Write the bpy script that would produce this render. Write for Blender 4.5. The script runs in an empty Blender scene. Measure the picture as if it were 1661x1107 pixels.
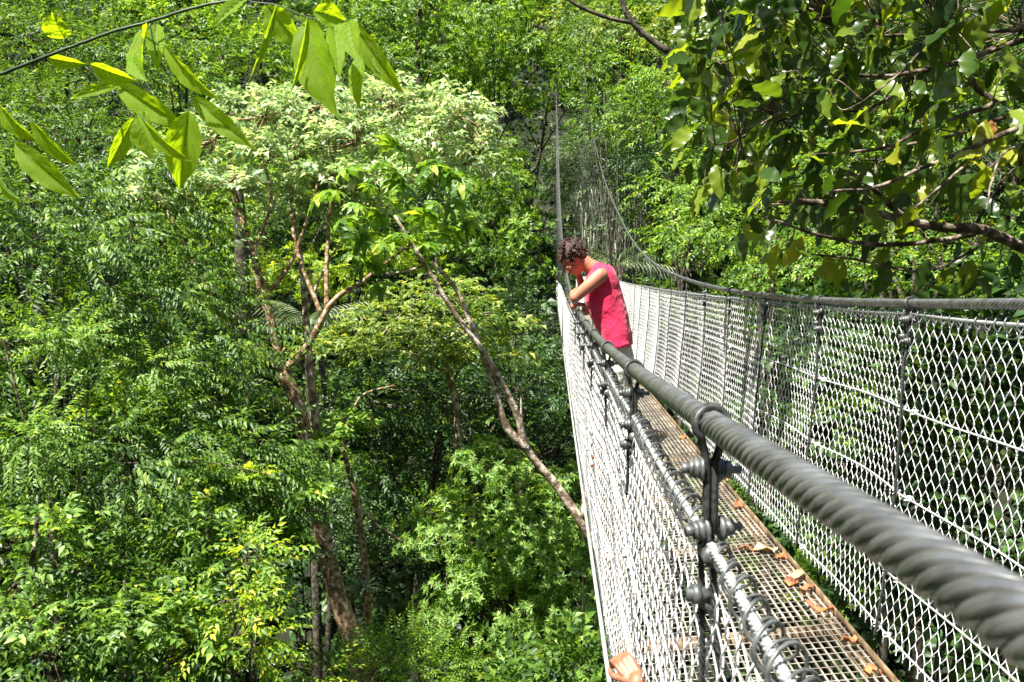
import bpy, math, random
import numpy as np
from mathutils import Vector, Matrix
S = bpy.context.scene
COL = S.collection
R = math.radians
rng = np.random.default_rng(11)
random.seed(5)

# ------------------------------------------------------------------ camera, sky, sun, exposure
YAW, PITCH = 0.049, 0.07
FPX = 1350.0
cd = bpy.data.cameras.new('camera'); cam = bpy.data.objects.new('camera', cd); COL.objects.link(cam)
cam.location = (0, 0, 0)
cam.rotation_euler = (math.pi/2 - PITCH, 0, YAW)
cd.sensor_width = 36; cd.lens = FPX/1661*36
cd.clip_start = 0.02; cd.clip_end = 2000
cd.dof.use_dof = True; cd.dof.focus_distance = 5.0; cd.dof.aperture_fstop = 13.0
S.camera = cam
SUN_EL, SUN_AZ = R(63), R(224)      # azimuth clockwise from +Y: the sun stands high, behind and to the left
w = bpy.data.worlds.new('World'); S.world = w; w.use_nodes = True
nt = w.node_tree; nt.nodes.clear()
sky = nt.nodes.new('ShaderNodeTexSky'); sky.sky_type = 'NISHITA'; sky.sun_disc = False
sky.sun_elevation = SUN_EL; sky.sun_rotation = SUN_AZ
bg = nt.nodes.new('ShaderNodeBackground'); bg.inputs['Strength'].default_value = 0.072
wo = nt.nodes.new('ShaderNodeOutputWorld')
nt.links.new(sky.outputs[0], bg.inputs['Color']); nt.links.new(bg.outputs[0], wo.inputs['Surface'])
sl = bpy.data.lights.new('sun', 'SUN'); sl.energy = 5.0; sl.angle = R(0.6); sl.color = (1.0, .95, .86)
sun = bpy.data.objects.new('sun', sl); COL.objects.link(sun)
sdir = Vector((math.sin(SUN_AZ)*math.cos(SUN_EL), math.cos(SUN_AZ)*math.cos(SUN_EL), math.sin(SUN_EL)))
sun.rotation_euler = sdir.to_track_quat('Z', 'Y').to_euler()
S.view_settings.view_transform = 'Standard'; S.view_settings.look = 'None'
S.view_settings.exposure = 1.65; S.view_settings.gamma = 1
S.cycles.max_bounces = 6; S.cycles.diffuse_bounces = 3; S.cycles.transmission_bounces = 4
S.cycles.glossy_bounces = 2; S.cycles.sample_clamp_indirect = 6

# ------------------------------------------------------------------ helpers
cyw, syw, cp, sp = math.cos(YAW), math.sin(YAW), math.cos(PITCH), math.sin(PITCH)
def at(u, v, y):
    """world point on the ray of photo pixel (u, v) at world distance y along the bridge"""
    a = (u-830.5)/FPX; b = -(v-553.5)/FPX
    # camera axes in world
    r = np.array((cyw, syw, 0.)); f = np.array((-syw*cp, cyw*cp, -sp)); up = np.array((-syw*sp, cyw*sp, cp))
    d = f + a*r + b*up
    return d*(y/d[1])

def tag(o, label=None, cat=None, group=None, kind=None):
    if label: o['label'] = label
    if cat: o['category'] = cat
    if group: o['group'] = group
    if kind: o['kind'] = kind
    return o
def empty(name, loc, label, cat, group=None):
    o = bpy.data.objects.new(name, None); COL.objects.link(o); o.location = loc
    o.empty_display_size = .1
    return tag(o, label, cat, group)

class G:
    def __init__(s): s.v = []; s.q = []; s.t = []; s.n = 0
    def add(s, v, q=None, t=None):
        v = np.asarray(v, float).reshape(-1, 3)
        if q is not None and len(q): s.q.append(np.asarray(q, int).reshape(-1, 4)+s.n)
        if t is not None and len(t): s.t.append(np.asarray(t, int).reshape(-1, 3)+s.n)
        s.v.append(v); s.n += len(v); return s
    def box(s, c, d, rot=None):
        c = np.asarray(c, float); d = np.asarray(d, float)/2
        v = np.array([(x, y, z) for x in (-1, 1) for y in (-1, 1) for z in (-1, 1)], float)*d
        if rot is not None: v = v @ np.asarray(rot).T
        return s.add(v+c, [(0, 1, 3, 2), (4, 6, 7, 5), (0, 4, 5, 1), (2, 3, 7, 6), (0, 2, 6, 4), (1, 5, 7, 3)])
    def tube(s, pts, rad, n=6, cap=True, ell=None, up=None):
        pts = np.asarray(pts, float); m = len(pts)
        rad = np.broadcast_to(np.asarray(rad, float), (m,))
        tg = np.gradient(pts, axis=0); tg /= np.linalg.norm(tg, axis=1)[:, None]+1e-12
        a = np.array((0, 0, 1.)) if up is None else np.asarray(up, float)
        if abs(tg[0] @ a) > .95*np.linalg.norm(a): a = np.array((0, 1., 0)) if abs(tg[0][1]) < .9 else np.array((1., 0, 0))
        N = np.zeros_like(pts); nn = a-tg[0]*(a @ tg[0]); N[0] = nn/np.linalg.norm(nn)
        for i in range(1, m):
            nn = N[i-1]-tg[i]*(N[i-1] @ tg[i]); N[i] = nn/(np.linalg.norm(nn)+1e-12)
        B = np.cross(tg, N)
        th = np.linspace(0, 2*np.pi, n, endpoint=False)
        e = 1. if ell is None else np.broadcast_to(np.asarray(ell, float), (m,))[:, None, None]
        V = pts[:, None]+rad[:, None, None]*(N[:, None]*np.cos(th)[None, :, None]+e*B[:, None]*np.sin(th)[None, :, None])
        i = np.arange(m-1)[:, None]*n; j = np.arange(n)[None]; k = (j+1) % n
        q = np.stack([i+j, i+k, i+n+k, i+n+j], -1).reshape(-1, 4)
        base = s.n
        s.add(V.reshape(-1, 3), q)
        if cap:
            s.add([pts[0], pts[-1]])
            t = [(base+(jj+1) % n, base+jj, base+m*n) for jj in range(n)]+[(base+(m-1)*n+jj, base+(m-1)*n+(jj+1) % n, base+m*n+1) for jj in range(n)]
            s.t.append(np.array(t))
        return s
    def build(s, name, mat, parent=None, smooth=False, mesh_only=False):
        me = bpy.data.meshes.new(name)
        v = np.concatenate(s.v).astype(np.float32)
        q = np.concatenate(s.q) if s.q else np.zeros((0, 4), int)
        t = np.concatenate(s.t) if s.t else np.zeros((0, 3), int)
        me.vertices.add(len(v)); me.vertices.foreach_set('co', v.ravel())
        lp = np.concatenate([q.ravel(), t.ravel()]).astype(np.int32)
        me.loops.add(len(lp)); me.loops.foreach_set('vertex_index', lp)
        st = np.concatenate([np.arange(len(q))*4, len(q)*4+np.arange(len(t))*3]).astype(np.int32)
        me.polygons.add(len(st)); me.polygons.foreach_set('loop_start', st)
        me.update(calc_edges=True); me.validate()
        if smooth: me.polygons.foreach_set('use_smooth', np.ones(len(st), bool))
        if mat: me.materials.append(mat)
        if mesh_only: return me
        return link(name, me, parent)
def link(name, me, parent=None):
    o = bpy.data.objects.new(name, me); COL.objects.link(o)
    if parent is not None:
        o.parent = parent
        # geometry is given in world space: undo the empty's location
        if parent.type == 'EMPTY' and parent.parent is None: o.location = -parent.location
    return o
def subdiv(pts, k=6):
    """Catmull-Rom through pts"""
    p = np.asarray(pts, float)
    P = np.vstack([2*p[0]-p[1], p, 2*p[-1]-p[-2]]); out = []
    for i in range(1, len(P)-2):
        for t in np.linspace(0, 1, k, endpoint=False):
            a, b, c, d = P[i-1], P[i], P[i+1], P[i+2]
            out.append(.5*((2*b)+(-a+c)*t+(2*a-5*b+4*c-d)*t*t+(-a+3*b-3*c+d)*t**3))
    out.append(p[-1]); return np.array(out)

# ------------------------------------------------------------------ materials
def mat(name):
    m = bpy.data.materials.new(name); m.use_nodes = True
    n = m.node_tree; b = n.nodes['Principled BSDF']; return m, n, b
def ramp(n, fac, cols):
    r = n.nodes.new('ShaderNodeValToRGB'); e = r.color_ramp.elements
    while len(e) < len(cols): e.new(.5)
    for i, (p, c) in enumerate(cols): e[i].position = p; e[i].color = (*c, 1)
    n.links.new(fac, r.inputs[0]); return r.outputs[0]
def noise(n, scale, detail=4, coord='Object'):
    tc = n.nodes.new('ShaderNodeTexCoord'); t = n.nodes.new('ShaderNodeTexNoise')
    t.inputs['Scale'].default_value = scale; t.inputs['Detail'].default_value = detail
    n.links.new(tc.outputs[coord], t.inputs['Vector']); return t.outputs['Fac']
def bump(n, b, h, s, d=.01):
    k = n.nodes.new('ShaderNodeBump'); k.inputs['Strength'].default_value = s; k.inputs['Distance'].default_value = d
    n.links.new(h, k.inputs['Height']); n.links.new(k.outputs[0], b.inputs['Normal'])
def leafmat(name, cols, trans=.35, tcol=None, rough=.46, spec=.42):
    m, n, b = mat(name)
    g = n.nodes.new('ShaderNodeNewGeometry')
    c = ramp(n, g.outputs['Random Per Island'], cols)
    n.links.new(c, b.inputs['Base Color']); b.inputs['Roughness'].default_value = rough
    b.inputs['Specular IOR Level'].default_value = spec
    t = n.nodes.new('ShaderNodeBsdfTranslucent')
    h = n.nodes.new('ShaderNodeMixRGB'); h.blend_type = 'MULTIPLY'; h.inputs[0].default_value = 1
    n.links.new(c, h.inputs[1]); h.inputs[2].default_value = (*(tcol or (2.2, 2.0, .7)), 1)
    n.links.new(h.outputs[0], t.inputs['Color'])
    mx = n.nodes.new('ShaderNodeMixShader'); mx.inputs[0].default_value = trans
    n.links.new(b.outputs[0], mx.inputs[1]); n.links.new(t.outputs[0], mx.inputs[2])
    n.links.new(mx.outputs[0], n.nodes['Material Output'].inputs['Surface'])
    return m
def metal(name, c1, c2, met, rough, scale=60, bs=.3):
    m, n, b = mat(name)
    f = noise(n, scale, 5); n.links.new(ramp(n, f, [(.35, c1), (.65, c2)]), b.inputs['Base Color'])
    b.inputs['Metallic'].default_value = met; b.inputs['Roughness'].default_value = rough
    bump(n, b, f, bs, .002); return m
def bark(name, c1, c2, c3, scale=8):
    m, n, b = mat(name)
    f = noise(n, scale, 8); n.links.new(ramp(n, f, [(.38, c1), (.5, c2), (.62, c3)]), b.inputs['Base Color'])
    b.inputs['Roughness'].default_value = .9; f2 = noise(n, scale*4, 6); bump(n, b, f2, .8, .02); return m

M = {}
M['galv'] = metal('galvanised_wire', (.55, .57, .56), (.8, .82, .8), .25, .38, 40)
M['mesh'] = metal('mesh_wire', (.74, .75, .74), (.9, .9, .89), .05, .35, 6)
M['rope'] = metal('steel_rope', (.42, .44, .43), (.62, .64, .62), .35, .42, 80)
M['darkrope'] = metal('dark_rope', (.02, .022, .02), (.07, .075, .07), .3, .5, 120)
M['clamp'] = metal('clamp_steel', (.08, .09, .09), (.2, .21, .2), .5, .42, 60)
M['grate'] = metal('grating_steel', (.22, .19, .15), (.5, .46, .39), .2, .45, 14)
M['rust'] = metal('rusty_steel', (.12, .07, .03), (.3, .22, .13), .2, .7, 25, .6)
m, n, b = mat('cable_steel')
tc = n.nodes.new('ShaderNodeTexCoord'); wv = n.nodes.new('ShaderNodeTexWave'); wv.inputs['Scale'].default_value = 90
wv.bands_direction = 'DIAGONAL'; wv.inputs['Distortion'].default_value = 1.5
n.links.new(tc.outputs['Object'], wv.inputs['Vector'])
n.links.new(ramp(n, noise(n, 30), [(.3, (.15, .155, .145)), (.7, (.33, .335, .32))]), b.inputs['Base Color'])
b.inputs['Metallic'].default_value = .72; b.inputs['Roughness'].default_value = .34
bump(n, b, wv.outputs['Fac'], .35, .0008); M['cable'] = m
M['bark_moss'] = bark('mossy_bark', (.08, .06, .02), (.26, .15, .07), (.5, .42, .3), 12)
M['bark_pale'] = bark('pale_bark', (.12, .08, .045), (.32, .25, .17), (.6, .55, .45), 10)
M['bark_dark'] = bark('dark_bark', (.02, .015, .01), (.06, .05, .03), (.14, .12, .09), 10)
m, n, b = mat('soil')
n.links.new(ramp(n, noise(n, .6, 10), [(.35, (.006, .011, .004)), (.55, (.016, .02, .008)), (.75, (.035, .03, .014))]), b.inputs['Base Color'])
b.inputs['Roughness'].default_value = 1; bump(n, b, noise(n, 3, 8), 1, .3); M['soil'] = m
M['bark_mid'] = bark('weathered_bark', (.03, .02, .012), (.1, .07, .045), (.26, .22, .17), 14)
def greens(d, m_, l): return [(0, d), (.5, m_), (.93, l), (1, (l[0]*1.5, l[1]*1.15, l[2]))]
M['mid'] = leafmat('leaf_mid', greens((.024, .06, .012), (.062, .14, .02), (.15, .26, .035)))
M['fresh'] = leafmat('leaf_fresh', greens((.045, .11, .014), (.11, .23, .025), (.25, .38, .05)))
M['bush'] = leafmat('leaf_bush', greens((.06, .13, .025), (.15, .28, .05), (.28, .42, .1)), .4)
M['dark'] = leafmat('leaf_dark', greens((.014, .038, .012), (.03, .072, .016), (.06, .13, .022)), .25)  # deep green leaf, with the shade of hollows put into the colour
M['yellow'] = leafmat('leaf_yellow', greens((.1, .2, .02), (.2, .34, .03), (.38, .45, .04)), .45)
M['pale'] = leafmat('leaf_pale', greens((.15, .27, .1), (.33, .46, .25), (.56, .64, .45)), .4, (1.4, 1.3, .7), .3)
M['olive'] = leafmat('leaf_olive', greens((.06, .12, .02), (.13, .21, .04), (.28, .35, .09)), .35)
M['greyg'] = leafmat('leaf_grey', greens((.06, .1, .05), (.13, .19, .09), (.24, .3, .15)), .3, (1.3, 1.3, .8))
M['near'] = leafmat('leaf_near', greens((.022, .055, .01), (.06, .115, .014), (.2, .28, .025)), .45, (2.2, 2.0, .5), .33, .6)

# ------------------------------------------------------------------ leaf and spray templates
def leaf(L, W, droop=.2, fold=.25, hi=False, off=0.):
    """blade along +y, normal +z; returns verts, tris"""
    if not hi:
        v = np.array([(0, 0, 0), (-W*.5, L*.42, W*fold), (W*.5, L*.42, W*fold), (0, L*.45, -droop*L*.15), (0, L, -droop*L)])
        return v, np.array([(0, 3, 1), (0, 2, 3), (1, 3, 4), (3, 2, 4)])
    ts = np.linspace(0, 1, 12); ws = np.interp(ts, [0, .12, .3, .5, .7, .87, 1.], [.05, .55, .95, 1., .8, .4, .0])*(1+.1*np.sin(ts*37+off*2))
    v = []
    for t, q in zip(ts, ws):
        z = -droop*L*t*t; k = .09*W*math.sin(t*19+off)
        v += [(-W*.5*q, L*t, z+W*.5*q*fold+k), (0, L*t, z), (W*.5*q, L*t, z+W*.5*q*fold-k)]
    f = []
    for i in range(len(ts)-1):
        a = i*3
        for j in (0, 1): f += [(a+j, a+j+1, a+j+4), (a+j, a+j+4, a+j+3)]
    return np.array(v), np.array(f)
def rotm(ax, an):
    return np.array(Matrix.Rotation(an, 3, Vector(ax)))
def frame(a, nrm):
    a = a/np.linalg.norm(a); nrm = nrm-a*(a @ nrm); nrm /= np.linalg.norm(nrm)+1e-9
    return np.stack([np.cross(a, nrm), a, nrm], 1)
def spray(kind, rs, hi=False):
    V = []; T = []; n = 0
    def put(Lf, Wf, pos, d, up, droop=.25, fold=.25):
        nonlocal n
        v, t = leaf(Lf, Wf, droop, fold, hi, rs.uniform(0, 6)); v = v @ frame(np.array(d, float), np.array(up, float)).T+pos
        V.append(v); T.append(t+n); n += len(v)
    if kind == 'alt':            # alternate leaves on a drooping twig
        L = .42; k = 9
        for i in range(k):
            y = L*(.12+.88*i/(k-1)); s = 1 if i % 2 else -1; z = -.35*y*y
            d = (s*rs.uniform(.6, 1.), rs.uniform(.5, .9), rs.uniform(-.45, .05))
            if i == k-1: d = (0, 1, -.5)
            q = rs.uniform(.75, 1.15); put(.115*q, .052*q, (0, y, z), d, (rs.normal(0, .3), rs.normal(0, .2), 1), .25)
    elif kind == 'arch':         # long arching spray, leaves in two hanging rows
        k = 19
        for i in range(k):
            y = .75*(.06+.94*i/(k-1)); s = 1 if i % 2 else -1; z = -.42*y*y
            d = (s*rs.uniform(.5, .9), rs.uniform(.5, .8), rs.uniform(-.75, -.2))
            q = rs.uniform(.8, 1.15)*(1-.3*i/k); put(.13*q, .05*q, (0, y, z), d, (rs.normal(0, .2), rs.normal(.1, .2), 1), .3)
    elif kind == 'rosette':      # leaves whorled round the twig's tip
        for i in range(9):
            a = i*2.4+rs.uniform(-.3, .3); e = rs.uniform(.1, .9)
            q = rs.uniform(.8, 1.15); put(.12*q, .042*q, (0, .03-.004*i, 0), (math.cos(a), e, math.sin(a)), (-math.cos(a)*e, 1, -math.sin(a)*e), .2)
    elif kind == 'broad':        # few broad leaves held flat
        for i in range(6):
            y = .06*i; s = 1 if i % 2 else -1
            q = rs.uniform(.7, 1.1); put(.2*q, .115*q, (0, y, -.1*y), (s*rs.uniform(.5, 1.), rs.uniform(.3, .9), rs.uniform(-.5, .1)), (rs.normal(0, .25), rs.normal(0, .25), 1), .3, .2)
    elif kind == 'fine':
        for i in range(12):
            y = .03*i; s = 1 if i % 2 else -1
            put(.075, .026, (0, y, -.4*y*y), (s, .6, rs.uniform(-.3, .1)), (rs.normal(0, .2), rs.normal(0, .2), 1), .2)
    elif kind == 'palmate':
        for i in range(9):
            a = -2.4+i*.6; q = 1-.06*abs(i-4)
            put(.30*q, .1*q, (0, 0, 0), (math.sin(a), math.cos(a), -.15), (0, 0, 1), .35, .3)
    elif kind == 'frond':        # palm frond
        for i in range(34):
            y = .1+1.5*i/33; s = 1 if i % 2 else -1; l = .5*math.sin(.35+2.5*i/33)
            put(l, .035, (0, y, -.28*y*y), (s*.9, .55-.2*y, -.75), (0, 0, 1), .3, .3)
    elif kind == 'strap':
        for i in range(10):
            a = i*.63+rs.uniform(-.2, .2)
            put(rs.uniform(.3, .42), .045, (0, 0, 0), (math.cos(a), .8, math.sin(a)), (-math.cos(a), 1, -math.sin(a)), .5, .3)
    return np.concatenate(V), np.concatenate(T)
_sp = {}
def sprays(kind, hi=False):
    if (kind, hi) not in _sp:
        rs = np.random.default_rng(hash(len(kind)*7+ord(kind[0])) % 999)
        _sp[kind, hi] = [spray(kind, rs, hi) for _ in range(5)]
    return _sp[kind, hi]
def scatter(g, kind, pos, axis, scale, rs, upj=.45, hi=False):
    """place sprays at pos (n,3) growing along axis (n,3)"""
    tm = sprays(kind, hi); n = len(pos)
    axis = axis/(np.linalg.norm(axis, axis=1)[:, None]+1e-9)
    up = np.array((0, 0, 1.))+rs.normal(0, upj, (n, 3))
    nr = up-axis*(up*axis).sum(1)[:, None]; nr /= np.linalg.norm(nr, axis=1)[:, None]+1e-9
    X = np.cross(axis, nr); Rm = np.stack([X, axis, nr], 2)*np.asarray(scale).reshape(-1, 1, 1)
    w_ = rs.integers(0, len(tm), n)
    for k, (v, t) in enumerate(tm):
        s = np.where(w_ == k)[0]
        if not len(s): continue
        V = np.einsum('nij,kj->nki', Rm[s], v)+pos[s][:, None]
        T = t[None]+np.arange(len(s))[:, None, None]*len(v)
        g.add(V, t=T.reshape(-1, 3))
def crown(g, blobs, kind, dens, scale, rs, flat=0., droop=0., under=-.45, clump=.33, lean=(0, 0, 0), fill=.25):
    """blobs: (centre, radii). Sprays are gathered in clumps spread over each blob, leaving gaps between."""
    tips = []
    for c, r in blobs:
        c = np.array(c, float); r = np.array(r, float)
        area = 4*math.pi*((r[0]*r[1])**1.6/3+(r[0]*r[2])**1.6/3+(r[1]*r[2])**1.6/3)**(1/1.6)
        cs = max(.16, clump*r.mean())                    # clump size
        nc = int(max(8, 1.15*area/(cs*cs*3.0)))
        d = rs.normal(0, 1, (nc*3, 3)); d /= np.linalg.norm(d, axis=1)[:, None]; d = d[d[:, 2] > under][:nc]
        f = rs.uniform(.72, 1.08, len(d))
        ins = rs.random(len(d)) < fill; f[ins] = rs.uniform(.25, .7, ins.sum())
        cc = c+d*r*f[:, None]
        ns = max(3, int(dens*cs*cs))
        k = len(cc)
        cl = rs.uniform(.6, 1.25, (k, 1, 1))*cs
        o = rs.normal(0, .48, (k, ns, 3))*cl*np.array((1, 1, .62-.3*flat))
        pos = (cc[:, None]+o).reshape(-1, 3)
        out = np.repeat(d, ns, 0)
        ax = out*.75+o.reshape(-1, 3)/cs*.7+rs.normal(0, .35, (k*ns, 3))+np.array((0, 0, .25-droop))+np.array(lean)
        ax[:, 2] *= (1-.75*flat)
        scatter(g, kind, pos, ax, scale*rs.uniform(.75, 1.2, k*ns), rs, .45 if flat < .5 else .3)
        tips.append(cc)
    return np.concatenate(tips)
def px_blobs(lst):
    """(u, v, y, ru, rv, rdepth) in photo pixels and metres -> world ellipsoids of real size"""
    return [(at(u, v, y), (ru*y/FPX, rd, rv*y/FPX)) for u, v, y, ru, rv, rd in lst]

# ------------------------------------------------------------------ terrain
def smooth(a, b, x):
    t = np.clip((x-a)/(b-a), 0, 1); return t*t*(3-2*t)
def H(x, y):
    x = np.asarray(x, float); y = np.asarray(y, float)
    z = -15+0*x
    z = z+np.maximum(0, y-26)*.62+np.maximum(0, y-60)*.35
    z = z+np.maximum(0, -9-x)*.75*smooth(60, 5, y)
    z = z+np.maximum(0, x-5)*.8*smooth(-5, 8, y)
    z = z+np.maximum(0, 2-y)*1.2
    z = np.where(y < -6, np.maximum(z, -3.0), z)
    z = np.minimum(z, 75)
    return z+.7*np.sin(x*.31+1)*np.cos(y*.27)+.3*np.sin(x*.9+y*.7)
xs = np.concatenate([np.linspace(-400, -90, 18), np.linspace(-86, 86, 110), np.linspace(90, 400, 18)])
ys = np.concatenate([np.linspace(-300, -40, 14), np.linspace(-36, 150, 120), np.linspace(156, 500, 18)])
X, Y = np.meshgrid(xs, ys); nx = len(xs)
g = G(); i = (np.arange(len(ys)-1)[:, None]*nx+np.arange(nx-1)[None]).ravel()
g.add(np.stack([X, Y, H(X, Y)], -1), np.stack([i, i+1, i+nx+1, i+nx], -1))
tag(g.build('terrain', M['soil'], smooth=True), kind='structure')

# undergrowth on the slopes; shade of the recesses is put into its leaf colour
rs = np.random.default_rng(3)
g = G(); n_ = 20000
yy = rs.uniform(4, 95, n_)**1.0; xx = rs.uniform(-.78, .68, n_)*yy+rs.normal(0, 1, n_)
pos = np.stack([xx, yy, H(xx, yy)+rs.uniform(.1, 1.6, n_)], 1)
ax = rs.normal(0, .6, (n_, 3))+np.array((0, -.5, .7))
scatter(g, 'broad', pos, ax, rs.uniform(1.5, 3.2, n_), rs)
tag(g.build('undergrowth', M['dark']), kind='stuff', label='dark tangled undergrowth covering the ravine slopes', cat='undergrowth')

# ------------------------------------------------------------------ trees
NT = [0]
def limb(g, pts, r0, r1, k=5, n=7, jit=.0):
    p = subdiv(pts, k)
    if jit: p[1:-1] += rs.normal(0, jit, (len(p)-2, 3))
    g.tube(p, np.linspace(r0, r1, len(p)), n)
def tree(name, label, cat, base, blobs, kind, mat_, dens, scale, barkm='bark_dark', trunk=None, tr=.12, group=None, seed=0, nl=10, **kw):
    rs_ = np.random.default_rng(100+seed)
    base = np.array(base, float); base[2] = H(base[0], base[1])-.3 if trunk is None else base[2]
    root = empty(name, base, label, cat, group)
    g = G(); tips = crown(g, blobs, kind, dens, scale, rs_, **kw)
    g.build('crown' if cat == 'tree' else 'foliage', M[mat_], root)
    g = G()
    cen = np.mean([c for c, r in blobs], 0)
    if trunk is None:
        mid = (base+cen)/2+rs_.normal(0, .3, 3)*np.array((1, 1, 0))
        p = subdiv([base, mid, cen], 8); g.tube(p, np.linspace(tr, tr*.45, len(p)), 8)
        fork = p[-6]
        for c, r in blobs: limb(g, [fork, (fork+c)/2+np.array((0, 0, .1)), c], tr*.45, tr*.2, 4, 6)
    else:
        for pts, r0, r1 in trunk: limb(g, pts, r0, r1, 6, 9)
    for c, r in blobs:
        dd = np.linalg.norm(tips-c, axis=1); s = rs_.permutation(np.where(dd < max(r)*1.2)[0])[:nl]
        for j in s:
            m_ = (c+tips[j])/2+rs_.normal(0, .08, 3)
            limb(g, [c, m_, tips[j]], tr*.16, tr*.05, 3, 5)
    g.build('trunk' if cat == 'tree' else 'stem', M[barkm], root)
    return root
def below(u, v, y):
    p = at(u, v, y); p[2] = H(p[0], p[1])-.3; return p

# --- near left masses
tree('drooping_tree', 'large mid green tree with drooping sprays filling the left edge above the yellow-green sprig', 'tree', below(-120, 600, 12),
     px_blobs([(40, 400, 12, 170, 110, 1.7), (170, 470, 12, 170, 110, 1.6), (280, 560, 12, 140, 110, 1.4), (340, 640, 12, 70, 80, .9), (60, 590, 11.5, 150, 110, 1.3), (220, 350, 13, 120, 80, 1.4)]),
     'arch', 'mid', 26, 1.0, seed=1, fill=.08, under=-.25, droop=.55, lean=(.55, -.35, 0), tr=.1, nl=4)
tree('leafy_tree', 'dense green tree below the drooping one, its crown edge reaching the mossy trunk', 'tree', below(120, 1000, 10.5),
     px_blobs([(80, 740, 10, 150, 80, 1.2), (240, 760, 10.3, 150, 90, 1.2), (380, 770, 11, 95, 70, 1.), (460, 820, 11.5, 35, 34, .4), (320, 870, 10.3, 100, 55, .8)]),
     'arch', 'mid', 30, .9, seed=2, fill=.08, under=-.25, clump=.28, droop=.4, lean=(.4, -.3, 0), tr=.1, nl=4)
tree('leafy_tree', 'green tree with broad leaves in the bottom left corner of the ravine', 'tree', below(80, 1300, 8.8),
     px_blobs([(40, 930, 8.6, 130, 90, .9), (180, 960, 8.8, 130, 80, .9), (310, 960, 9.2, 100, 80, .8), (90, 1070, 8.2, 150, 80, .8), (270, 1080, 8.5, 130, 70, .7)]),
     'alt', 'mid', 60, .95, seed=3, fill=.08, under=-.25, clump=.28, droop=.3, lean=(.1, -.2, 0), tr=.12)
tree('bright_shrub', 'sunlit yellow-green shrub left of the foot of the mossy trunk', 'shrub', below(420, 1200, 9.2),
     px_blobs([(400, 905, 8.6, 45, 26, .3), (365, 975, 8.5, 60, 36, .35), (375, 1040, 8.2, 80, 40, .4), (500, 1095, 9, 45, 22, .3)]),
     'alt', 'yellow', 95, .75, seed=4, droop=.2, tr=.05)
tree('pale_shrub', 'small pale leaved shrub at the foot of the mossy trunk', 'shrub', below(620, 1200, 12),
     px_blobs([(600, 1095, 12, 80, 45, .6), (700, 1085, 12.5, 80, 45, .6), (640, 1050, 12.6, 50, 30, .5)]), 'fine', 'fresh', 110, 1.0, seed=5, tr=.06)
tree('lime_sprig', 'lime yellow sprig of broad leaves over the dense left tree', 'shrub', below(200, 900, 9.8),
     px_blobs([(190, 655, 10.4, 45, 22, .3), (380, 775, 10.2, 40, 22, .3)]), 'broad', 'yellow', 60, .7, seed=6, tr=.03, flat=.6)

# --- centre
tree('rosette_tree', 'bright green rounded tree with whorled leaves beside the left side of the bridge', 'tree', below(830, 1250, 16),
     px_blobs([(800, 770, 16, 90, 50, 1.1), (730, 870, 15.5, 85, 80, 1.1), (850, 880, 15.5, 110, 90, 1.2), (780, 990, 15, 110, 90, 1.2), (900, 990, 15, 90, 100, 1.1), (850, 1080, 14.6, 140, 70, 1.1), (920, 810, 17, 40, 70, .8)]),
     'rosette', 'bush', 95, 1.0, seed=7, clump=.27, under=-.3, tr=.16)
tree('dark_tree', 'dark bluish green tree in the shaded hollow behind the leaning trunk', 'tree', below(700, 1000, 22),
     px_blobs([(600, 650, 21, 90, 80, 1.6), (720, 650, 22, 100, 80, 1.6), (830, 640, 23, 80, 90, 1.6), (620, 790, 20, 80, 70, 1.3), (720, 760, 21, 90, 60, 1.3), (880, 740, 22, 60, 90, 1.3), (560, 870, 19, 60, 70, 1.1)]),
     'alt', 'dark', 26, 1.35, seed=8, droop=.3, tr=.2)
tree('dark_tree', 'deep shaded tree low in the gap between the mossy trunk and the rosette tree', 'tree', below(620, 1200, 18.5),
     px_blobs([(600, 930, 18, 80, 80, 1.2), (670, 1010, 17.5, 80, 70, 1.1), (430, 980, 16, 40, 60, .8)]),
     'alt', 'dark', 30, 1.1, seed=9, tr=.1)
tree('layered_tree', 'olive green tree with flat layers of foliage behind the forked trunks', 'tree', below(730, 800, 20),
     px_blobs([(560, 560, 19, 60, 26, 1.), (640, 520, 19, 90, 28, 1.1), (740, 530, 19, 100, 32, 1.2), (660, 570, 18.5, 90, 28, 1.), (790, 580, 19, 70, 30, 1.), (710, 480, 20, 90, 26, 1.)]),
     'broad', 'olive', 26, .85, 'bark_pale', trunk=[([at(742, 730, 19), at(740, 660, 19), at(725, 600, 19), at(735, 540, 19)], .09, .04), ([at(728, 610, 19), at(690, 585, 19), at(640, 560, 19)], .04, .02), ([at(732, 640, 19), at(745, 600, 19), at(790, 570, 19)], .04, .02)], seed=10, flat=.8, tr=.08)

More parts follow.
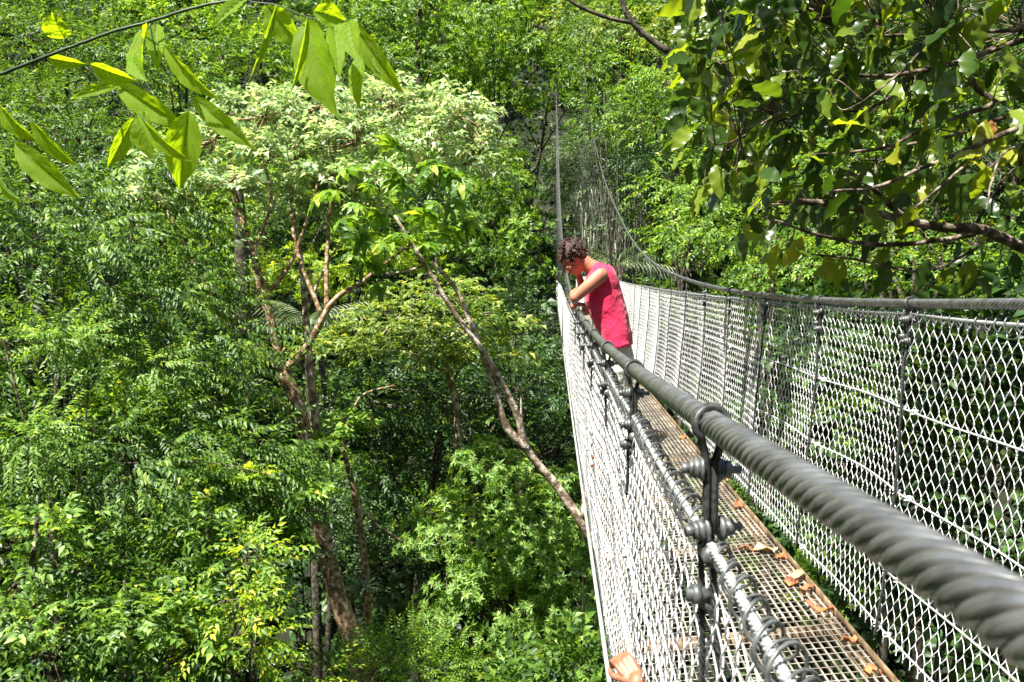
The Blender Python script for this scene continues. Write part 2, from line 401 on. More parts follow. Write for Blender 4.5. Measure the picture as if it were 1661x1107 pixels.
# --- umbrella crowned tree with the mossy trunk
t_ = 14.0
tree('umbrella_tree', 'forked tree with mossy red-brown trunk and wide flat crown of pale sunlit leaves', 'tree', at(585, 1150, t_),
     px_blobs([(290, 275, 14.4, 55, 34, .8), (350, 225, 14.8, 60, 26, .8), (430, 190, 15.2, 70, 30, .9), (470, 250, 14.6, 60, 22, .7), (520, 175, 15.6, 70, 34, 1.), (580, 230, 15, 70, 30, .9), (640, 175, 15.8, 70, 34, 1.), (690, 230, 15.4, 70, 36, 1.), (745, 190, 15.8, 55, 36, .9), (770, 260, 15.6, 40, 40, .8), (250, 320, 14, 45, 26, .6), (370, 300, 14, 45, 14, .6), (620, 290, 14.6, 60, 18, .7), (530, 290, 14.6, 50, 12, .6)]),
     'broad', 'pale', 40, .8, 'bark_moss',
     trunk=[([at(590, 1180, t_), at(578, 1060, t_), at(545, 960, t_), at(528, 890, t_), at(510, 800, t_)], .19, .14),
            ([at(510, 800, t_), at(497, 720, t_), at(480, 650, t_), at(458, 605, t_)], .14, .12),
            ([at(458, 605, t_), at(430, 480, t_), at(400, 380, 14.2), at(375, 290, 14.5), at(372, 240, 14.6)], .08, .025),
            ([at(440, 530, t_), at(412, 420, t_), at(440, 330, 14.3), at(425, 250, 14.8)], .05, .02),
            ([at(458, 605, t_), at(500, 560, t_), at(540, 490, t_), at(590, 455, 14.2), at(660, 400, 14.8)], .08, .022),
            ([at(530, 510, t_), at(530, 430, 14.2), at(535, 330, 14.5), at(545, 230, 15)], .045, .02),
            ([at(458, 605, t_), at(400, 540, 13.8), at(340, 480, 13.6), at(300, 400, 13.7), at(265, 330, 14)], .065, .02),
            ([at(445, 590, t_), at(370, 540, 14.4), at(300, 450, 14.4), at(250, 380, 14.4)], .06, .02),
            ([at(490, 680, t_), at(430, 640, 13.8), at(400, 580, 13.8), at(350, 500, 13.9)], .07, .03),
            ([at(525, 520, t_), at(480, 400, 14.3), at(470, 300, 14.7)], .04, .02),
            ([at(430, 480, t_), at(470, 430, 14.2), at(500, 350, 14.5), at(520, 280, 14.7)], .04, .018)], seed=11, flat=.55, tr=.14, clump=.36, fill=.1, droop=.2)
tree('thin_tree', 'slender spotted tree trunk rising just right of the mossy trunk', 'tree', at(512, 770, 14.6),
     px_blobs([(480, 330, 15.5, 70, 26, .8), (560, 340, 15.5, 60, 22, .8)]), 'broad', 'pale', 34, .7, 'bark_pale',
     trunk=[([at(512, 800, 14.6), at(512, 700, 14.6), at(503, 600, 14.6), at(495, 500, 14.8), at(488, 420, 15), at(475, 340, 15.3)], .1, .035), ([at(495, 510, 14.7), at(520, 450, 14.8), at(560, 380, 15.2)], .035, .015)], seed=12, flat=.8, tr=.08)
tree('bromeliad_tree', 'thin trunk with a moss coat carrying a spiky bromeliad, right of the mossy trunk', 'tree', at(600, 1130, 14.8),
     px_blobs([(560, 690, 14.8, 40, 16, .35), (520, 725, 14.4, 30, 14, .3)]), 'broad', 'fresh', 60, .7, 'bark_moss',
     trunk=[([at(605, 1130, 14.8), at(597, 1000, 14.8), at(590, 900, 14.8), at(575, 800, 14.8), at(560, 740, 14.8), at(556, 670, 14.8)], .09, .035), ([at(575, 810, 14.8), at(610, 850, 14.8), at(655, 880, 14.8)], .03, .015), ([at(570, 670, 14.8), at(590, 640, 14.8), at(640, 625, 14.8)], .025, .012)], seed=13, flat=.6, tr=.05)

# --- cecropia leaning away from the bridge
def big_leaves(g, pts, sc, rs_, kind='palmate'):
    pts = np.array(pts); ax = rs_.normal(0, .5, (len(pts), 3))+np.array((0, -.5, -.1))
    scatter(g, kind, pts, ax, sc*rs_.uniform(.7, 1.2, len(pts)), rs_, .3, True)
root = empty('cecropia', at(948, 900, 13), 'leaning tree with bare pale trunks and large lobed leaves beside the left of the bridge', 'tree')
g = G(); c_ = 12.5
limb(g, [below(1120, 1500, 13.6), at(1020, 1020, 13.3), at(972, 900, 13.1), at(938, 840, 13), at(900, 785, 13), at(855, 730, 12.9), at(838, 670, 12.8), at(790, 580, 12.7), at(735, 505, 12.6), at(690, 430, c_), at(640, 350, c_)], .1, .024, 6, 9)
limb(g, [at(855, 730, 12.9), at(820, 690, 12.8), at(800, 620, 12.8), at(770, 540, 12.7), at(740, 470, 12.7), at(700, 425, 12.6)], .07, .025, 6, 8)
limb(g, [at(948, 840, 13), at(952, 780, 13.1)], .07, .05, 4, 8)
limb(g, [at(690, 430, c_), at(660, 440, c_), at(620, 445, c_)], .02, .012)
limb(g, [at(935, 825, 13), at(890, 775, 13.2), at(850, 700, 13.3), at(845, 620, 13.4)], .03, .015)
g.build('trunk', M['bark_pale'], root)
g = G(); r7 = np.random.default_rng(70)
pts = [at(u, v, c_+r7.normal(0, .4)) for u, v in [(560, 275), (600, 300), (640, 280), (610, 345), (655, 330), (690, 350), (700, 300), (735, 330), (760, 360), (730, 385), (770, 400), (690, 395), (650, 380), (620, 400), (590, 430), (575, 330), (540, 310), (700, 270), (745, 290), (640, 235), (585, 380)]]
big_leaves(g, pts+[p+r7.normal(0, .25, 3) for p in pts], 1.15, r7); g.build('crown', M['fresh'], root)

# bromeliads
def bromeliad(p, label, s=1.):
    root = empty('bromeliad', p, label, 'bromeliad')
    g = G(); r_ = np.random.default_rng(int(abs(p[0]*100)))
    scatter(g, 'strap', np.array([p, p, p]), np.array([(.1, -.1, 1.), (-.2, -.3, .9), (.3, 0, .8)]), np.array([1., .85, .7])*s, r_, .2, True)
    g.build('rosette', M['greyg'], root)
    g = G(); scatter(g, 'strap', np.array([p-np.array((0, 0, .05))]), np.array([(.1, -.3, -1.)]), np.array([.7])*s, r_, .2, True)
    g.build('dead_leaves', M['deadleaf'], root)
M['deadleaf'] = leafmat('dead_leaf', [(0, (.25, .09, .03)), (.5, (.4, .17, .06)), (1, (.55, .32, .14))], .25, (1.5, 1, .6))
bromeliad(at(590, 955, 14.6), 'spiky bromeliad with red dead leaves clinging to a thin trunk')
bromeliad(at(528, 900, 13.8), 'short tufted bromeliad growing round the mossy trunk at mid height', .7)

# ------------------------------------------------------------------ the suspension bridge
def hh(t):
    u = np.maximum(np.asarray(t, float)-4, 0); return np.where(u < 16, .001*u*u, .256+.008*(u-16))
def cabL(t):
    t = np.asarray(t, float); tt = np.maximum(t, -6)
    return np.stack([.2-.08*smooth(34, 48, t), t, -.249+.0064*(tt-4.4)**2], -1)
def cabR(t):
    t = np.asarray(t, float)
    return np.stack([1.28+.17*smooth(9, 20, t), t, -.085+.0077*(t-4.2)**2], -1)
ZT = {-1: -.33, 1: -.11}; ZB = {-1: -1.345, 1: -1.30}
def panel(side, t, s):
    """point of a mesh panel, s from 0 at the top rope to 1 at the bottom"""
    t = np.asarray(t, float); s = np.asarray(s, float)
    h = hh(t); ph = (t-.05) % 1.0
    if side < 0: x = .2+.012*s+.012*np.sin(t*2.3+s*3)*s*(1-s)*4+.006*np.sin(t*7+s*9)*np.sin(np.pi*s)
    else: x = 1.28-.08*s**1.4+.014*np.sin(t*1.9+s*2.6)*s*(1-s)*4+.03*np.sin(np.pi*s)*np.sin(np.pi*ph)
    zt = ZT[side]+h-.008*np.sin(np.pi*ph); zb = ZB[side]+h
    return np.stack([x+0*zt, t+0*zt, zt+(zb-zt)*s], -1)
def many_tubes(g, P, r, n=4):
    """P (k, m, 3) polylines -> open tubes"""
    k, m, _ = P.shape
    tg = np.gradient(P, axis=1); tg /= np.linalg.norm(tg, axis=2, keepdims=True)+1e-12
    a = np.array((0., 1, .02)); N = a-tg*(tg @ a)[..., None]; N /= np.linalg.norm(N, axis=2, keepdims=True)+1e-9
    B = np.cross(tg, N); th = np.linspace(0, 2*np.pi, n, endpoint=False)+.4
    V = P[:, :, None]+r*(N[:, :, None]*np.cos(th)[:, None]+B[:, :, None]*np.sin(th)[:, None])
    i = np.arange(k)[:, None, None]*m*n+np.arange(m-1)[None, :, None]*n; j = np.arange(n)[None, None]; jj = (j+1) % n
    q = np.stack([i+j, i+jj, i+n+jj, i+n+j], -1).reshape(-1, 4)
    g.add(V.reshape(-1, 3), q)
bridge = empty('suspension_bridge', (.74, 0, -1.3), 'narrow steel suspension footbridge with chain link sides and grating deck', 'bridge')
T0, T1 = -2.5, 47.0
def strands(g, f, t0, t1, r, lay, ns, step):
    if t0 < 0:               # nearest stretch: every strand shows its own fine wires
        t = np.arange(t0, 2.6, step*.8); c = f(t); th_ = np.linspace(0, 2*np.pi, 33)[:-1]
        for k in range(ns):
            a = 2*np.pi*(t/lay+k/ns); p = c+np.stack([np.cos(a), 0*a, np.sin(a)], -1)*r*.665
            tg = np.gradient(p, axis=0); tg /= np.linalg.norm(tg, axis=1)[:, None]
            N = np.stack([np.cos(a), 0*a, np.sin(a)], -1); N -= tg*(N*tg).sum(1)[:, None]; N /= np.linalg.norm(N, axis=1)[:, None]; B = np.cross(tg, N)
            ph = th_[None]-2*np.pi*t[:, None]/.09
            rr = r*.345*(.95+.085*np.abs(np.cos(5.5*ph)))
            V = p[:, None]+rr[..., None]*(N[:, None]*np.cos(th_)[None, :, None]+B[:, None]*np.sin(th_)[None, :, None])
            n_ = 32; i = np.arange(len(t)-1)[:, None]*n_; j = np.arange(n_)[None]; kk = (j+1) % n_
            g.add(V.reshape(-1, 3), np.stack([i+j, i+kk, i+n_+kk, i+n_+j], -1).reshape(-1, 4))
        t0 = t[-1]
    t = np.arange(t0, t1, step); c = f(t)
    for k in range(ns):
        th = 2*np.pi*(t/lay+k/ns)
        p = c+np.stack([np.cos(th), 0*th, np.sin(th)], -1)*r*.66
        g.tube(p, r*.355, 8)
for f, nm in ((cabL, 'left'), (cabR, 'right')):
    g = G()
    strands(g, f, -1.2 if nm == 'left' else 1.2, 9.0, .0172, .13, 6, .0055)
    g.tube(f(np.arange(-1.3, 9.1, .05)), .0085, 8)
    t = np.concatenate([np.arange(9.0, 51, .25)]); g.tube(f(t), .0168, 10)
    if nm == 'left': g.tube(f(np.array([-1.2, -2, -3])), .0168, 10)
    else: g.tube(f(np.array([1.2, 0, -1.5, -3])), .0168, 10)
    tag(g.build('main_cable', M['cable'], bridge, smooth=True), 'main cable along the %s side' % ('near' if nm == 'left' else 'far'))

for side in (-1, 1):
    f = cabL if side < 0 else cabR
    # chain link: near part with rounded knuckles, far part simpler, wires thickened to imitate sun glare
    W, ROW = .0283, .0455
    g = G()
    for (a, b, sub, nn, rad) in ((-.9 if side < 0 else .6, 5.0, 4, 5, .00135), (5.0, 10, 2, 4, .0019), (10, 16, 1, 4, .0026), (16, T1, 1, 3, .0034)):
        nr = 22 if side < 0 else 26
        i = np.arange(int(a/W), int(b/W)); j = np.arange(nr*sub+1)
        J = j/sub
        ph = (i[:, None]+J[None]) % 2.0                 # triangle wave
        tri = np.where(ph < 1, ph, 2-ph)
        if sub > 1: tri = tri-.07*np.sin(2*np.pi*tri)*(1 if sub > 2 else .5)
        tt = i[:, None]*W+tri*W*1.08
        nrm = np.sin(np.pi*ph)*.0035
        s = (J[None]+0*tt)/nr
        P = panel(side, tt, s)
        P[..., 0] += nrm*(-1)+rs.normal(0, .0006, P.shape[:2])
        P[..., 1] += (rs.normal(0, .0012, (len(i), 1)))
        many_tubes(g, P, rad, nn)
    g.build('mesh_panel', M['mesh'], bridge, smooth=True)
    # top rope with its lacing spiral, and three more ropes through the mesh
    def toprope(t): p = panel(side, t, 0*t); return p
    g = G(); t = np.arange(-1.2 if side < 0 else .8, 6, .0045); c = toprope(t)
    for k in range(5):
        th = 2*np.pi*(t/.055+k/5)
        g.tube((c+np.stack([np.cos(th), 0*th, np.sin(th)], -1)*.0037)[::1], .0026, 5)
    g.tube(toprope(np.arange(5.9, T1, .25)), .0058, 6)
    g.build('top_rope', M['rope'], bridge, smooth=True)
    g = G(); t = np.arange(-1.1 if side < 0 else .8, 12, .0565/14); c = toprope(t)
    th = -2*np.pi*t/.0565; rr = .0165+.003*np.sin(t*11)+.0025*np.sin(t*37)
    p = c+np.stack([np.cos(th)*rr+.007, 0*th+.004*np.sin(2*th), np.sin(th)*rr*1.15-.004], -1)
    g.tube(p, .0024, 6)
    if side < 0:
        th = th+2.1; p = c+np.stack([np.cos(th)*rr*.9+.011, .012+0*th, np.sin(th)*rr*.8-.006], -1); g.tube(p[t < 4], .0019, 5)
    g.build('lacing_wire', M['clamp'], bridge, smooth=True)
    for s_ in ((.345, .66, .9) if side < 0 else (.29, .55, .8, .97)):
        g = G(); t = np.arange(-1.0 if side < 0 else .7, T1, .04)
        p = panel(side, t, s_+0*t+.004*np.sin(t*5)); p[:, 0] -= .004*side*(-1)
        g.tube(p, .0036, 6)
        # wire clips on the rope
        for tk in np.arange(1.02, 9, 1.0):
            for dt in (-.045, .045):
                c_ = panel(side, np.array(tk+dt), np.array(s_)); g.box(c_+np.array((.006*side, 0, 0)), (.012, .014, .02))
                g.tube([c_+np.array((-.014, 0, .006)), c_+np.array((.016, 0, .006))], .003, 6)
                g.tube([c_+np.array((-.014, 0, -.006)), c_+np.array((.016, 0, -.006))], .003, 6)
        g.build('side_rope', M['galv'], bridge, smooth=True)

# bottom edge cables under the deck
for side, x in ((-1, .2), (1, 1.18)):
    g = G(); t = np.arange(-2.5, T1, .3)
    g.tube(np.stack([x+0*t, t, (-1.375 if side < 0 else -1.36)+hh(t)], -1), .009 if side < 0 else .007, 8)
    g.build('bottom_cable', M['rope' if side < 0 else 'darkrope'], bridge, smooth=True)

# hangers: looped over the cable, clamped twice, then down the mesh to the deck beam
def helixrope(g, pts, r, lay, ns=3):
    p = np.asarray(pts, float); d = np.linalg.norm(np.diff(p, axis=0), axis=1); s = np.concatenate([[0], np.cumsum(d)])
    q = np.arange(0, s[-1], .004); c = np.stack([np.interp(q, s, p[:, i]) for i in range(3)], -1)
    for k in range(ns):
        th = 2*np.pi*(q/lay+k/ns); g.tube(c+np.stack([np.cos(th), np.sin(th), 0*th], -1)*r*.55, r*.55, 5)
for side in (-1, 1):
    f = cabL if side < 0 else cabR
    for n_ in range(-3 if side < 0 else -2, 44):
        t = 3.05+n_
        c = f(t); zt = ZT[side]+float(hh(t)); pb = panel(side, t, 1.); near = t < 8
        g = G(); rc = .0215
        if near:
            for dy in (-.006, .004):
                a = np.linspace(R(-50), R(230), 18)
                loop = np.stack([c[0]+rc*np.cos(a), t+dy+.006*np.sin(a*1.3), c[2]+rc*np.sin(a)], -1)
                tail0 = [(c[0]+.009, t+dy, c[2]-.035), (c[0]+.005, t+dy, c[2]-.06), (c[0]+.005, t+dy, c[2]-.14)]
                tail1 = [(c[0]-.009, t+dy, c[2]-.035), (c[0]-.005, t+dy, c[2]-.06), (c[0]-.005, t+dy, c[2]-.14)]
                p = np.concatenate([np.array(tail0[::-1]), loop, np.array(tail1)])
                g.tube(subdiv(p, 3), .0046, 7)
            top = c+np.array((0, 0, -.045)); xs_ = panel(side, np.full(9, t), np.linspace(.02, 1, 9))
            xs_[:, 0] += .010*(1 if side < 0 else -1)
            helixrope(g, np.concatenate([[top], [c+np.array((0, 0, -.13))], xs_[1:]]), .0052, .03)
            # short dead end of the rope
            e = panel(side, np.full(4, t+.018), np.array([.0, .06, .12, .2])); e[:, 0] -= .008
            helixrope(g, e, .0045, .03)
        else:
            xs_ = panel(side, np.full(5, t), np.linspace(0, 1, 5)); xs_[:, 0] += .006*(1 if side < 0 else -1)
            g.tube(np.concatenate([[c], xs_]), .0055 if t < 14 else .0026, 5)
            a = np.linspace(0, 2*np.pi, 9); g.tube(np.stack([c[0]+.02*np.cos(a), t+0*a, c[2]+.02*np.sin(a)], -1), .005, 5)
        hg = g.build('hanger', M['darkrope'], bridge, smooth=True)
        if near:
            cl = [c+np.array((0, 0, -.058)), c+np.array((.004, 0, -.135))]
            for ci, q in enumerate(cl):
                g = G(); tl = np.array((0, .2, .05)) if ci else np.array((0, -.1, 0)); ax = np.array((1., tl[1], tl[2]))
                ax /= np.linalg.norm(ax)
                def disc(x0, x1, r, nn=16): g.tube([q+ax*x0, q+ax*x1], r, nn)
                disc(-.036, .038, .0052, 10); disc(-.026, -.021, .0125, 6); disc(-.0205, -.0125, .013); disc(-.0125, -.008, .0165)
                disc(.008, .0125, .0165); disc(.0125, .0155, .014); disc(.016, .0255, .0118, 6)
                disc(-.036, -.0262, .0075, 6)
                o = g.build('clamp', M['clamp'], None); o.parent = hg; o.matrix_parent_inverse = hg.matrix_basis.inverted()
                o.location = -bridge.location; o.matrix_parent_inverse = Matrix(); o.location = (0, 0, 0)
            g = G(); q = c+np.array((0, -.01, -.165 if side < 0 else -.05))
            g.tube([q+np.array((0, -.016, 0)), q+np.array((0, .016, 0))], .0125, 12)
            o = g.build('clip', M['clamp'], None); o.parent = hg; o.location = (0, 0, 0); g = G()
            q = panel(side, np.array(t+.01), np.array(.07)); g.tube([q+np.array((-.03, 0, 0)), q+np.array((.005, 0, 0))], .009, 10)
            g.tube([q+np.array((-.022, 0, 0)), q+np.array((-.012, 0, 0))], .014, 6)
            g.tube([q+np.array((-.02, 0, -.0)), q+np.array((.012, .0, -.03))], .007, 8)
            o = g.build('clip', M['clamp'], None); o.parent = hg; o.location = (0, 0, 0)

# deck: grating panels one metre long on cross beams
XL, XR = .215, 1.05
def deckz(x): return -1.335+.1*(x-XL)/(XR-XL)
sl_ = .1/(XR-XL)
tilt = np.array(Matrix.Rotation(-math.atan(sl_), 3, 'Y'))
cx_ = (XL+XR)/2; wd = (XR-XL)/math.cos(math.atan(sl_))
g = G()
for k in range(30):
    x = -wd/2+.012+k*(wd-.024)/29; g.box((x, .5, 0), (.0026, .985, .022))
gm = g.build('grating', M['grate'], mesh_only=True)
g2 = G()
for k in range(22): g2.tube([(-wd/2+.004, .025+k*.0455, .0085), (wd/2-.004, .025+k*.0455, .0085)], .0018, 5)
gc = g2.build('cross_rods', M['grate'], mesh_only=True)
g3 = G()
g3.box((wd/2+.004, .5, .006), (.006, .996, .05)); g3.box((wd/2-.0225, .5, -.0205), (.045, .996, .005))
ge = g3.build('edge_rail', M['rust'], mesh_only=True)
g3 = G(); g3.box((-wd/2-.004, .5, .002), (.006, .996, .042)); gl_ = g3.build('edge_rail', M['clamp'], mesh_only=True)
g4 = G(); g4.box((0.02, 0, -.052), (wd+.04, .045, .05))

gb = g4.build('cross_beam', M['rust'], mesh_only=True)
for n_ in range(-1, 45):
    t0 = n_+.05; z0, z1 = float(hh(t0)), float(hh(t0+1)); pitch_ = math.atan(z1-z0)
    mw = Matrix.Translation((cx_-bridge.location.x, t0-bridge.location.y, (deckz(XL)+deckz(XR))/2+z0-bridge.location.z)) @ Matrix.Rotation(pitch_, 4, 'X') @ Matrix.Rotation(-math.atan(sl_), 4, 'Y')
    p = link('deck_panel', gm); p.parent = bridge; p.matrix_local = mw
    for q in (gc, ge, gl_, gb):
        o = link(q.name, q); o.name = {gc: 'cross_rods', ge: 'edge_rail', gl_: 'edge_rail', gb: 'cross_beam'}[q]; o.parent = p
# rigid stay wires below the left side
g = G(); g.tube(subdiv([at(946, 560, 13.5), at(946, 800, 13.5), at(945, 1107, 13.5), at(945, 1500, 13.5)], 4), .006, 6)
tag(g.build('hanging_vine', M['bark_dark']), 'thin dark vine hanging straight down beside the left side of the bridge', 'vine')
# fallen leaves on the deck
def curled(L, W_, seed):
    r_ = np.random.default_rng(seed); nx_, ny_ = 7, 9; v = []
    for j in range(ny_):
        t = j/(ny_-1); w_ = W_*math.sin(math.pi*min(1, t*.94+.05))**.7*(1+.35*math.sin(j*2.4+seed))
        for i in range(nx_):
            s = i/(nx_-1)*2-1; v.append((s*w_/2, (t-.5)*L, .012*s*s*math.sin(seed+t*4)+.01*math.sin(t*7+seed)+.004*r_.normal()+.01))
    q = [(j*nx_+i, j*nx_+i+1, (j+1)*nx_+i+1, (j+1)*nx_+i) for j in range(ny_-1) for i in range(nx_-1)]
    return np.array(v), q
def plain(name, c1, c2, rough=.7, sc=20):
    m, n, b = mat(name); n.links.new(ramp(n, noise(n, sc), [(.35, c1), (.65, c2)]), b.inputs['Base Color']); b.inputs['Roughness'].default_value = rough; return m
M['fallen_o'] = plain('fallen_orange', (.16, .05, .02), (.45, .17, .05)); M['fallen_p'] = plain('fallen_pale', (.28, .15, .07), (.62, .42, .24))
for (u, v, L, W_, m_, lab) in [(1242, 893, .14, .1, 'fallen_p', 'largest pale brown dry leaf lying on the deck grating'), (1198, 822, .11, .045, 'fallen_o', 'curled orange dry leaf on the deck, farthest along'),
        (1217, 893, .1, .03, 'fallen_o', 'narrow curled leaf touching the large pale dry leaf'), (1292, 938, .08, .06, 'fallen_p', 'pale dry leaf on the deck edge below the largest one'),
        (1284, 946, .07, .05, 'fallen_o', 'orange dry leaf on the deck edge beside a pale one'), (1314, 958, .09, .03, 'fallen_o', 'dark curled leaf caught against the deck edge rail'),
        (1328, 988, .12, .025, 'fallen_o', 'thin twisted leaf across the grating near the edge rail'), (1377, 1042, .05, .05, 'fallen_o', 'small orange leaf scrap near the deck edge'),
        (1416, 1092, .06, .04, 'fallen_o', 'orange leaf scrap at the very bottom of the deck edge'), (1172, 778, .1, .05, 'fallen_p', 'pale leaf behind the near clamp on the deck'),
        (1110, 712, .1, .06, 'fallen_o', 'rusty leaf on the deck edge under the near cable'), (1267, 905, .09, .04, 'fallen_o', 'orange leaf at the right tip of the large pale dry leaf')]:
    d = at(u, v, 1.); k = (-1.335-XL*sl_+.014)/(d[2]-sl_*d[0]); p = d*k
    vv, q = curled(L, W_, u % 17); a_ = (u*1.7) % 3.1; ca, sa = math.cos(a_), math.sin(a_)
    vv = vv @ np.array([(ca, sa, 0), (-sa, ca, 0), (0, 0, 1)]); g = G(); g.add(vv+p, q)
    o = g.build('dry_leaf', M[m_], smooth=True); md = o.modifiers.new('s', 'SOLIDIFY'); md.thickness = .0008
    tag(o, lab, 'fallen leaf', 'dry leaves fallen on the deck')

# ------------------------------------------------------------------ background trees
BG = [  # name, label, blobs, kind, material, density, scale, kwargs
 ('hillside_tree', 'small leaved tree at the upper left edge under the backlit sprig', [(40, 200, 20, 110, 70, 1.8), (130, 230, 20, 80, 60, 1.5), (-40, 260, 19, 90, 80, 1.5)], 'alt', 'mid', 30, 1.1, dict(droop=.4)),
 ('hillside_tree', 'dark tree in the top left corner behind the sprig stem', [(40, 60, 30, 140, 90, 2.5), (180, 110, 30, 100, 80, 2.2)], 'alt', 'mid', 18, 1.5, {}),
 ('hillside_tree', 'bright leafed tree along the top edge left of centre', [(260, 40, 34, 110, 80, 2.6), (360, 90, 33, 100, 70, 2.4), (290, 140, 32, 90, 50, 2)], 'broad', 'fresh', 12, 1.1, {}),
 ('hillside_tree', 'tall tree behind the hanging backlit leaves at the top', [(480, 60, 38, 120, 90, 3), (560, 120, 37, 100, 70, 2.6)], 'broad', 'mid', 11, 1.1, {}),
 ('hillside_tree', 'tree with pale thin trunk showing at the top left of the main cable', [(640, 40, 44, 90, 80, 3), (700, 110, 43, 80, 60, 2.6), (620, 130, 42, 80, 50, 2.4)], 'rosette', 'fresh', 15, 2.2, {}),
 ('hillside_tree', 'sunlit tree at the top, above the upper end of the near cable', [(800, 60, 46, 90, 60, 3), (880, 90, 45.5, 60, 40, 2.2), (760, 130, 46, 70, 60, 2.6)], 'rosette', 'fresh', 14, 2.3, {}),
 ('hillside_tree', 'bright round crown just left of the upper end of the near cable', [(835, 170, 50, 60, 30, 2.2), (950, 130, 48, 60, 60, 2.4)], 'rosette', 'fresh', 14, 2.2, {}),
 ('hillside_tree', 'tall narrow bright tree left of the near cable behind the woman', [(830, 330, 36, 50, 60, 1.6), (850, 420, 34, 50, 60, 1.6), (790, 300, 38, 50, 60, 1.8)], 'rosette', 'fresh', 18, 1.9, {}),
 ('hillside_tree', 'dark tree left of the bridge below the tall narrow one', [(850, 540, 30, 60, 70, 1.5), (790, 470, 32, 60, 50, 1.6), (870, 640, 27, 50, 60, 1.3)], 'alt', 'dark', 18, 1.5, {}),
 ('hillside_tree', 'loose grey green tree between the two rising cables', [(930, 260, 52, 40, 60, 2.2), (1000, 250, 50, 50, 50, 2.2), (950, 330, 50, 50, 40, 2)], 'fine', 'greyg', 16, 2.4, dict(droop=.8)),
 ('hillside_tree', 'green tree hiding the upper end of the far cable', [(975, 195, 27, 34, 52, 1.2), (948, 130, 30, 22, 60, 1.), (955, 60, 31, 40, 50, 1.2), (1045, 215, 27, 50, 60, 1.3)], 'alt', 'mid', 24, 1.2, dict(droop=.4)),
 ('hillside_tree', 'shiny leafed tree behind the leftmost leaves of the near right tree', [(1090, 130, 25, 90, 60, 1.6), (1060, 190, 25, 60, 50, 1.2), (1140, 200, 24, 70, 70, 1.4)], 'alt', 'fresh', 28, 1.2, dict(droop=.4)),
 ('hillside_tree', 'green tree bulging over the curve of the far cable', [(1100, 310, 22, 60, 60, 1.2), (1150, 370, 20, 80, 60, 1.3), (1110, 400, 21, 60, 40, 1.)], 'alt', 'fresh', 32, 1.1, dict(droop=.5)),
 ('hillside_tree', 'small leaved tree right behind the far chain link side', [(1250, 380, 16, 90, 70, 1.3), (1220, 300, 18, 90, 70, 1.4), (1300, 430, 15, 80, 50, 1.)], 'alt', 'fresh', 40, .85, dict(droop=.4)),
 ('hillside_tree', 'tree behind the near right branches above the far cable', [(1420, 260, 17, 120, 90, 1.7), (1400, 420, 14, 110, 60, 1.2), (1530, 440, 13, 110, 60, 1.2)], 'alt', 'fresh', 32, .9, {}),
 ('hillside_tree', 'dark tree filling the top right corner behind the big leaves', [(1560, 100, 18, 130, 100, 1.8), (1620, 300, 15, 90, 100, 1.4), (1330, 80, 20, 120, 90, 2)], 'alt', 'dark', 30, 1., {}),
 ('hillside_tree', 'grey green tree at the top right of centre beside rusty dead fronds', [(1010, 60, 40, 60, 50, 2.2), (930, 40, 42, 60, 40, 2.2), (1080, 50, 38, 60, 50, 2)], 'broad', 'olive', 11, 1.2, dict(droop=.5)),
 ('hillside_tree', 'yellow green bush seen through the forked trunks', [(500, 460, 26, 90, 60, 2), (600, 430, 28, 80, 50, 2), (420, 440, 26, 60, 60, 1.6)], 'rosette', 'yellow', 18, 1.6, {}),
 ('hillside_tree', 'green tree behind the umbrella crown on its right', [(700, 270, 34, 110, 60, 2.4), (640, 370, 30, 90, 60, 2), (740, 400, 30, 80, 60, 2)], 'rosette', 'fresh', 17, 1.9, {}),
 ('hillside_tree', 'mid green tree behind the umbrella crown on its left', [(330, 360, 24, 90, 90, 1.8), (420, 300, 28, 100, 60, 2), (540, 330, 29, 80, 60, 2)], 'alt', 'fresh', 24, 1.4, {}),
 ('slope_shrub', 'dark broad leaved shrub seen through the right chain link side', [(1450, 640, 8, 110, 80, .7), (1600, 600, 7.5, 90, 90, .7), (1560, 760, 7, 120, 90, .7), (1330, 560, 10, 80, 70, .8)], 'broad', 'dark', 12, .8, {}),
 ('slope_shrub', 'glossy shrub in the gap below the deck edge on the right', [(1500, 950, 7, 120, 70, .6), (1350, 860, 8.5, 80, 60, .6), (1200, 690, 12, 70, 50, .7)], 'broad', 'dark', 14, .7, {}),
 ('slope_shrub', 'broad leaved shrub at the bottom, just left of the bridge', [(930, 1080, 9, 60, 60, .5), (860, 1110, 9.5, 60, 40, .5)], 'broad', 'mid', 34, .7, {}),
]
for k, (nm, lab, bl, kd, mt, dn, sc, kw) in enumerate(BG):
    B = px_blobs(bl); b0 = B[0][0]
    tree(nm, lab, 'tree' if nm.endswith('tree') else 'shrub', (b0[0], b0[1]+.5, 0), B, kd, mt, dn, sc, trunk=None, tr=(.05 if 'grey green' in lab or 'hiding' in lab else .13) if nm.endswith('tree') else .03, seed=40+k, nl=6, **kw)
